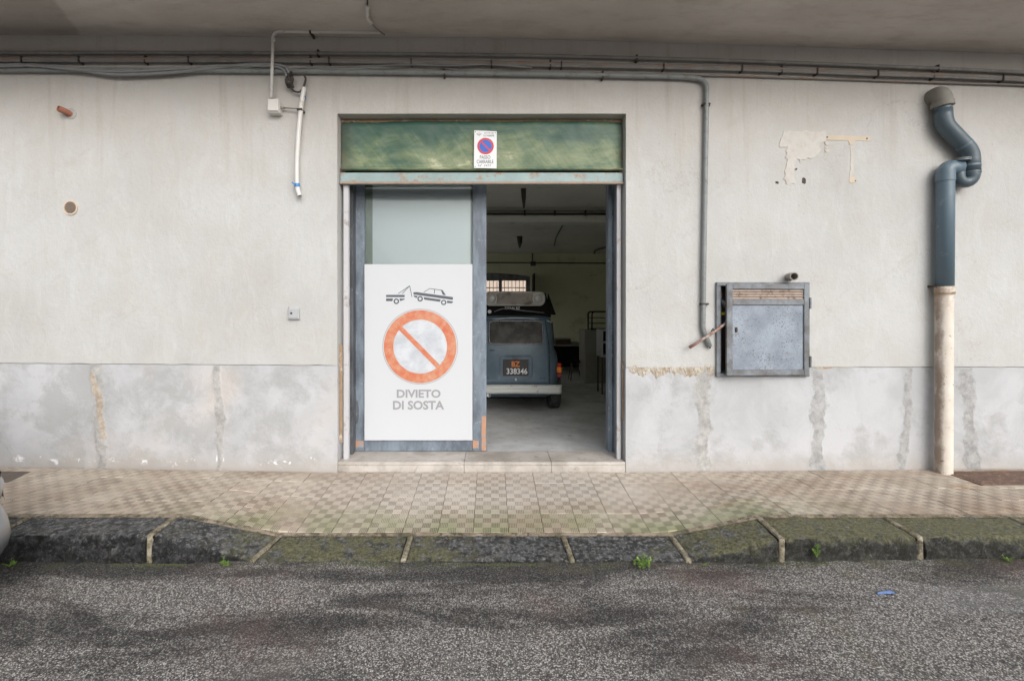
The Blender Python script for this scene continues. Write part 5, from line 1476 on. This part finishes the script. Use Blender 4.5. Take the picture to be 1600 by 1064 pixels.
# bumper
m = MB(); pts = []
for i in range(33):
    a = -1 + 2*i/32
    x = .688*math.copysign(min(1, abs(a)*1.02), a)
    y = 6.885 + .030*abs(a)**2 + (.16*((abs(a)-.90)/.10)**2 if abs(a) > .90 else 0)
    pts.append((CXc+x, y, zr(608.5)+.012*(1-abs(a))))
vs = []; prof = [(0.03,.068), (-.012,.055), (-.022,.03), (-.014,.010), (-.014,-.010), (-.022,-.03), (-.012,-.055), (.03,-.068)]
for p in pts:
    for dy, dz in prof: vs.append((p[0], p[1]+dy, p[2]+dz))
k = len(prof); m.add(vs, [(i*k+j, i*k+j+1, (i+1)*k+j+1, (i+1)*k+j)[::-1] for i in range(len(pts)-1) for j in range(k-1)])
m.build('rear_bumper', M['bumper'], car, smooth=True, angle=60)
m = MB(); q = P(763.5, 616.5, 7.0); m.tube([q+Vector((0,.3,.01)), q+Vector((0,-.05,0))], .032, 14, hollow=.8); m.build('exhaust', M['chrome'], car, smooth=True, angle=50)
for sg_ in (-1, 1):
    for yy in (7.42, 9.85):
        wx = CXc + sg_*.605; wr = .29
        wh = None
        m = MB(); prof = [(-.085,.19), (-.09,.25), (-.075,.285), (-.05,wr), (.05,wr), (.075,.285), (.09,.25), (.085,.19), (-.085,.19)]
        nn = 36; vs = []
        for i in range(nn):
            a = 2*math.pi*i/nn
            vs += [(wx+dx, yy+rr_*math.cos(a), gf(yy)+wr+rr_*math.sin(a)) for dx, rr_ in prof]
        kk = len(prof); m.add(vs, [(i*kk+j, i*kk+j+1, ((i+1) % nn)*kk+j+1, ((i+1) % nn)*kk+j) for i in range(nn) for j in range(kk-1)])
        wh = m.build('wheel', M['rubber'], car, smooth=True, angle=40)
        m = MB(); m.tube([(wx-.07, yy, gf(yy)+wr), (wx+.07, yy, gf(yy)+wr)], .192, 24); m.build('rim', M['galv'], wh, smooth=True, angle=40)
m = MB(); m.box(CXc-.55, CXc+.55, 7.2, 10.1, G0+.18, G0+.30); m.build('underbody', M['black'], car)
for sg_ in (-1, 1):      # side windows
    for ya, yb in ((7.35, 7.85), (7.92, 8.42), (8.48, 8.95)):
        m = MB(); x1_, x2_ = CXc+sg_*.600, CXc+sg_*.578
        m.add([(x1_+sg_*.012, ya, zr(535)), (x1_+sg_*.012, yb, zr(535)), (x2_+sg_*.012, yb-.03, zr(506)), (x2_+sg_*.012, ya+.03, zr(506))], [(0,1,2,3) if sg_ > 0 else (3,2,1,0)])
        m.build('side_window', M['car_glass'], car)
# --- thing on the roof: dark board with a radiator grille panel
RY = 7.42
rb = empty('roof_box', (CXc, RY+.5, Z(495, RY)), 'black box on the car roof faced with a round-lamp car front grille', 'roof box')
def AX(px): return X(px, RY)
def AZ(py): return Z(py, RY)
m = MB()
hb, ht = AX(861.5)-CXc, AX(853)-CXc
vs = []
for y, sc3 in ((RY, 1), (RY+.95, .9)):
    vs += [(CXc-hb, y, AZ(496)), (CXc+hb, y, AZ(496)), (CXc+ht, y, AZ(457.5)), (CXc-ht, y, AZ(457.5))]
m.add(vs, [(0,1,2,3), (1,5,6,2), (5,4,7,6), (4,0,3,7), (3,2,6,7), (0,4,5,1)])
m.build('box', M['black'], rb, bevel=.012)
for sg_ in (-1, 1):
    m = MB(); a = CXc+sg_*(AX(857)-CXc); b = CXc+sg_*(AX(869.5)-CXc)
    m.prism([(a, AZ(457)), (b, AZ(492)), (CXc+sg_*(AX(855)-CXc), AZ(492))], RY+.06, RY+.09); m.build('side_flap', M['black'], rb)
gw, gz0, gz1 = AX(851.5)-CXc, AZ(478.2), AZ(455.5)
m = MB(); m.prism(rrect(CXc, (gz0+gz1)/2, gw, (gz1-gz0)/2, .09), RY-.035, RY-.012); gp = m.build('grille_panel', M['grille'], rb, bevel=.004)
m = MB(); w2 = [Vector((x, RY-.038, z)) for x, z in rrect(CXc, (gz0+gz1)/2, gw-.008, (gz1-gz0)/2-.008, .085)]; m.tube(w2+[w2[0]], .008, 8, caps=False); m.build('trim', M['lens'], gp, smooth=True)
m = MB(); iw = AX(832)-CXc; m.prism(rrect(CXc, (gz0+gz1)/2, iw, (gz1-gz0)/2-.032, .03), RY-.040, RY-.034); m.build('mesh_inset', M['grille_dark'], gp)
for i in range(9):
    z = gz0+.045+(gz1-gz0-.09)*i/8; m = MB(); m.box(CXc-iw+.015, CXc+iw-.015, RY-.046, RY-.040, z-.0035, z+.0035); m.build('grille_slat', M['grille'], gp)
for sg_ in (-1, 1):
    hx2 = CXc+sg_*(AX(840)-CXc); hz2 = (gz0+gz1)/2
    m = MB(); m.ring(hx2, hz2, .086, .076, RY-.052, RY-.034, 32); hl = m.build('headlight', M['lens'], gp, smooth=True, angle=40)
    m = MB(); vs = []; nn = 24
    for rr_, dy in ((.071, 0), (.06, -.010), (.035, -.018)): vs += [(hx2+rr_*math.cos(2*math.pi*i/nn), RY-.044+dy, hz2+rr_*math.sin(2*math.pi*i/nn)) for i in range(nn)]
    m.add(vs, [(j*nn+i, j*nn+(i+1) % nn, (j+1)*nn+(i+1) % nn, (j+1)*nn+i) for j in range(2) for i in range(nn)] + [tuple(2*nn+i for i in range(nn))])
    m.build('lens', M['lens'], hl, smooth=True)
text_obj('338346 BZ', AX(788.5), AX(812.5), AZ(483.6), AZ(479.6), RY-.014, M['plate_white'], rb, bold=.02)
m = MB(); m.tube(smoothpath([(AX(772), RY-.05, AZ(487)), (AX(784), RY-.06, AZ(483)), (AX(795), RY-.06, AZ(482.5)), (AX(808), RY-.06, AZ(484.5)), (AX(850), RY-.03, AZ(489))], 5), .008, 6); m.build('strap', M['cable'], rb, smooth=True)
q = P(765, 487, RY-.1); m = MB(); m.tube([q, q+Vector((0,.05,0))], .03, 10); m.build('strap_buckle', M['plate_white'], rb)

# --- interior furniture, right
wb = empty('workbench', (X(905, 11.6), 11.6, .115), 'dark cluttered workbench against the back of the garage', 'workbench')
WBY = 11.6
def wx(px): return X(px, WBY)
def wz(py): return Z(py, WBY)
m = MB(); m.box(wx(866), wx(916), WBY, BY-.1, wz(541), wz(538.5)); m.build('bench_top', M['dustgrey'], wb, bevel=.004)
for px in (868, 912):
    for y in (WBY+.05, BY-.2):
        m = MB(); m.box(wx(px)-.03, wx(px)+.03, y, y+.05, .113, wz(541)); m.build('leg', M['black'], wb)
m = MB(); m.box(wx(868), wx(914), WBY+.25, BY-.3, .25, wz(543)); m.build('dark_cupboard', M['black'], wb)
bx = empty('crate', (wx(883), WBY+.2, wz(538.5)), 'dark shallow crate resting on the workbench', 'crate')
m = MB(); m.box(wx(869), wx(893), WBY+.1, WBY+.5, wz(538)-.0, wz(531)); m.build('tray', simple('brown_crate', (.06,.035,.025), .7, var=.4), bx, bevel=.006)
m = MB(); m.box(wx(869)-.01, wx(894), WBY+.09, WBY+.51, wz(531)+.001, wz(529.8)); m.build('lid', M['dustgrey'], bx)
stl = empty('stool', (X(896, 10.6), 10.6, .116), 'small dark three-legged stool in front of the workbench', 'stool')
m = MB(); q = P(896, 566, 10.6); m.tube([q, q+Vector((0,0,.04))], .15, 16); m.build('seat', M['black'], stl, smooth=True, angle=40)
for a in (0, 2.1, 4.2):
    m = MB(); m.tube([q+Vector((.08*math.cos(a), .08*math.sin(a), 0)), Vector((q.x+.17*math.cos(a), q.y+.17*math.sin(a), .114))], .012, 6); m.build('leg', M['clamp'], stl)
PY = 10.0
cp_ = empty('plank_cupboard', (X(935, PY), PY+.3, .116), 'grey upright plank cupboard standing right of the workbench', 'cupboard')
x0_, x1_ = X(914.5, PY), X(978, PY)
m = MB(); m.box(x0_, x1_, PY+.02, PY+.7, .116, Z(516, PY)); m.build('carcass', M['dustgrey'], cp_, bevel=.004)
nb_ = 6
for i in range(nb_):
    a = x0_+(x1_-x0_)*i/nb_; b = x0_+(x1_-x0_)*(i+1)/nb_
    m = MB(); m.box(a+.006, b-.006, PY, PY+.019, .13, Z(551, PY)+random.uniform(-.01,.01)); m.build('plank', M['chair_wood'], cp_, bevel=.002)
rk = empty('wire_rack', (X(945, PY), PY+.3, Z(516, PY)), 'dark rounded metal rack standing on the plank cupboard', 'rack')
rx0, rx1, rz0, rz1 = X(926.5, PY), X(975, PY), Z(516, PY), Z(487, PY)
for yy in (PY+.1, PY+.5):
    m = MB(); m.tube(roundpath([(rx0, yy, rz0), (rx0, yy, rz1), (rx1, yy, rz1), (rx1, yy, rz0)], .07, 5), .016, 8); m.build('hoop', M['black'], rk, smooth=True)
for zz in (rz0+.02, rz0+.14, rz0+.26):
    m = MB(); m.box(rx0+.01, rx1-.01, PY+.1, PY+.5, zz-.006, zz+.006); m.build('shelf', M['black'], rk)
q = P(946.5, 494.5, PY+.08); m = MB(); m.box(q.x-.03, q.x+.03, q.y-.02, q.y, q.z-.025, q.z+.025); m.build('price_tag', M['plate_white'], rk)
FY = 8.6
fr = empty('white_frame', (X(946, FY), FY, gf(FY)), 'white enamel open-sided cabinet with metal shelves near the right side of the garage', 'cabinet')
fx0_, fx1_, fz0_, fz1_ = X(939.5, FY), X(985, FY), Z(558, FY), Z(515, FY)
m = MB(); m.box(fx0_, fx0_+.035, FY, FY+.4, fz0_, fz1_); m.build('post', M['white_paint'], fr, bevel=.004)
m = MB(); m.box(fx1_-.035, fx1_, FY, FY+.4, fz0_, fz1_); m.build('post', M['white_paint'], fr, bevel=.004)
for zz in (fz0_, (fz0_+fz1_)/2, fz1_-.03):
    m = MB(); m.box(fx0_+.036, fx1_-.036, FY+.01, FY+.39, zz, zz+.025); m.build('shelf', M['white_paint'], fr, bevel=.003)
m = MB(); m.box(fx0_+.04, fx1_-.04, FY+.37, FY+.385, fz0_+.03, fz1_-.03); m.build('back_panel', M['black'], fr)
for xx in (fx0_+.01, fx1_-.03):
    for yy in (FY+.01, FY+.36):
        m = MB(); m.box(xx, xx+.025, yy, yy+.025, gf(FY)-.002, fz0_-.001); m.build('leg', M['clamp'], fr)
# conduits and lamp on the inner walls / ceiling
ic = empty('inner_conduit', (1, 13.0, 2.9), 'dark conduit with drop box along the top of the garage back wall', 'conduit')
m = MB(); m.tube([(RX0+.1, BY-.03, Z(409.5, BY)), (RX1-.1, BY-.03, Z(412, BY))], .016, 8); m.build('tube', M['cable_dark'], ic)
m = MB(); m.tube([P(832, 396, BY-.03), P(832, 409, BY-.03)], .016, 8); m.build('tube', M['cable_dark'], ic)
q = P(833, 412, BY-.05); m = MB(); m.box(q.x-.07, q.x+.07, BY-.07, BY-.002, q.z-.06, q.z+.06); m.build('drop_box', M['cable_dark'], ic, bevel=.006)
ib = empty('inner_conduit', (1, 7.4, 2.97), 'grey conduit pair running along the ceiling beam in the garage', 'conduit')
m = MB(); m.tube([(RX0+.1, 7.41, Z(334, 7.41)), (RX1-.1, 7.41, Z(335, 7.41))], .016, 8); m.build('tube', M['cable_dark'], ib)
m = MB(); m.tube([(RX0+.1, 7.42, Z(329.5, 7.42)), (RX1-.1, 7.42, Z(330, 7.42))], .012, 8); m.build('tube', M['cable'], ib)
for px in (820, 867, 915):
    q = P(px, 333, 7.4); m = MB(); m.box(q.x-.012, q.x+.012, 7.39, 7.448, q.z-.04, q.z+.045); m.build('clamp', M['clamp'], ib)
def hang(label, px, py0, py1, y, r=.035):
    e_ = empty('ceiling_hanger', P(px, py0, y), label, 'hanger')
    q0, q1 = P(px, py0, y), P(px-1, py1, y+.4)
    m = MB(); m.tube([Vector((q0.x, y, CEI)), Vector((q0.x+.01, y+.1, CEI-.12)), Vector((q1.x, y+.2, CEI-.22))], [r, r*.8, r*.3], 8); m.build('bracket', M['cable_dark'], e_, smooth=True)
hang('dark bracket hanging from the ceiling before the beam', 818, 300, 325, 6.3)
hang('dark bracket hanging from the ceiling behind the beam', 812, 370, 395, 10.2, .06)
ac = empty('ceiling_cable', P(940, 385, 11.4), 'dark cable arching across the far ceiling at the right', 'cable')
m = MB(); m.tube(smoothpath([Vector((X(929,12.9), 12.95, CEI-.02)), Vector((X(935,12), 12.2, CEI-.03)), Vector((X(955,11.5), 11.5, CEI-.03)), Vector((X(990,11), 11, CEI-.03))], 5), .022, 8); m.build('cable', M['cable_dark'], ac, smooth=True)
ac = empty('ceiling_cable', P(873, 370, 9.5), 'thin cable stapled across the middle of the far ceiling', 'cable')
m = MB(); m.tube(smoothpath([Vector((X(879,8.9), 8.9, CEI-.01)), Vector((X(872,9.8), 9.8, CEI-.012)), Vector((X(868,10.6), 10.6, CEI-.01)), Vector((X(866,11.6), 11.6, CEI-.01))], 5), .012, 8); m.build('cable', M['cable_dark'], ac, smooth=True)

# --- silver car parked at the left, only its corner in the picture
sv = empty('parked_car', (-4.6, 2.0, 0), 'silver car parked along the kerb with just its rounded corner in view', 'car')
def sl_(z, front, hy_, back=-6.75, ex=6.0):
    front += .04
    return (z, (front+back)/2, (front-back)/2, 1.98, hy_, ex)
lev2 = [sl_(.15, -2.86, .74), sl_(.20, -2.72, .83), sl_(.30, -2.665, .875), sl_(.36, -2.655, .882), sl_(.44, -2.675, .880), sl_(.50, -2.70, .872), sl_(.53, -2.715, .868), sl_(.57, -2.70, .872), sl_(.64, -2.69, .872), sl_(.70, -2.72, .865), sl_(.76, -2.745, .86), sl_(.82, -2.80, .85), sl_(.87, -2.93, .84), sl_(.91, -3.25, .81), sl_(.95, -3.7, .76)]
m = stack(lev2, 96); m.build('body', M['silver'], sv, smooth=True)
m = stack([(.90, -4.95, 1.45, 1.98, .74, 5), (1.05, -4.97, 1.33, 1.98, .71, 5), (1.30, -5.02, 1.02, 1.98, .63, 5), (1.36, -5.03, .95, 1.98, .60, 5)], 60); m.build('cabin_glass', M['car_glass'], sv, smooth=True, angle=40)
m = stack([(1.355, -5.03, .98, 1.98, .615, 5), (1.40, -5.03, .90, 1.98, .58, 5), (1.43, -5.03, .6, 1.98, .4, 4)], 60); m.build('roof', M['silver'], sv, smooth=True)
for sg_ in (1, -1):
    m = MB()
    def hlf(u, v, sg_=sg_):
        z = .535 + .15*v; ang_ = R(28 + 44*u)
        fr_, hh_ = -2.66 - .02*v, .874
        xc_, hx_ = (fr_-6.75)/2, (fr_+6.75)/2
        c, s_ = math.cos(ang_), math.sin(ang_)
        return (xc_ + (hx_+.006)*abs(c)**(2/6.0), 1.98 + sg_*(hh_+.006)*abs(s_)**(2/6.0), z)
    m.grid(14, 6, hlf); m.build('headlight', M['lamp_dark'], sv, smooth=True)
m = MB(); m.box(-2.70, -2.62, 1.5, 2.45, .27, .38); m.build('lower_grille', M['black'], sv, bevel=.01)
m = MB(); m.box(-2.655, -2.64, 1.73, 2.23, .41, .52); m.build('number_plate', M['plate_white'], sv, bevel=.003)
for sg_ in (-1, 1):
    for xx in (-3.55, -6.0):
        m = MB(); yy = 1.98+sg_*.80
        prof = [(-.09,.20), (-.10,.27), (-.08,.305), (.08,.305), (.10,.27), (.09,.20), (-.09,.20)]; nn = 32; vs = []
        for i in range(nn):
            a = 2*math.pi*i/nn; vs += [(xx+rr_*math.cos(a), yy+dx, .305+rr_*math.sin(a)) for dx, rr_ in prof]
        kk = len(prof); m.add(vs, [(i*kk+j, i*kk+j+1, ((i+1) % nn)*kk+j+1, ((i+1) % nn)*kk+j) for i in range(nn) for j in range(kk-1)])
        wh = m.build('wheel', M['rubber'], sv, smooth=True, angle=40)
        m = MB(); m.tube([(xx, yy-.06, .305), (xx, yy+.06, .305)], .20, 24); m.build('rim', M['chrome'], wh, smooth=True, angle=40)
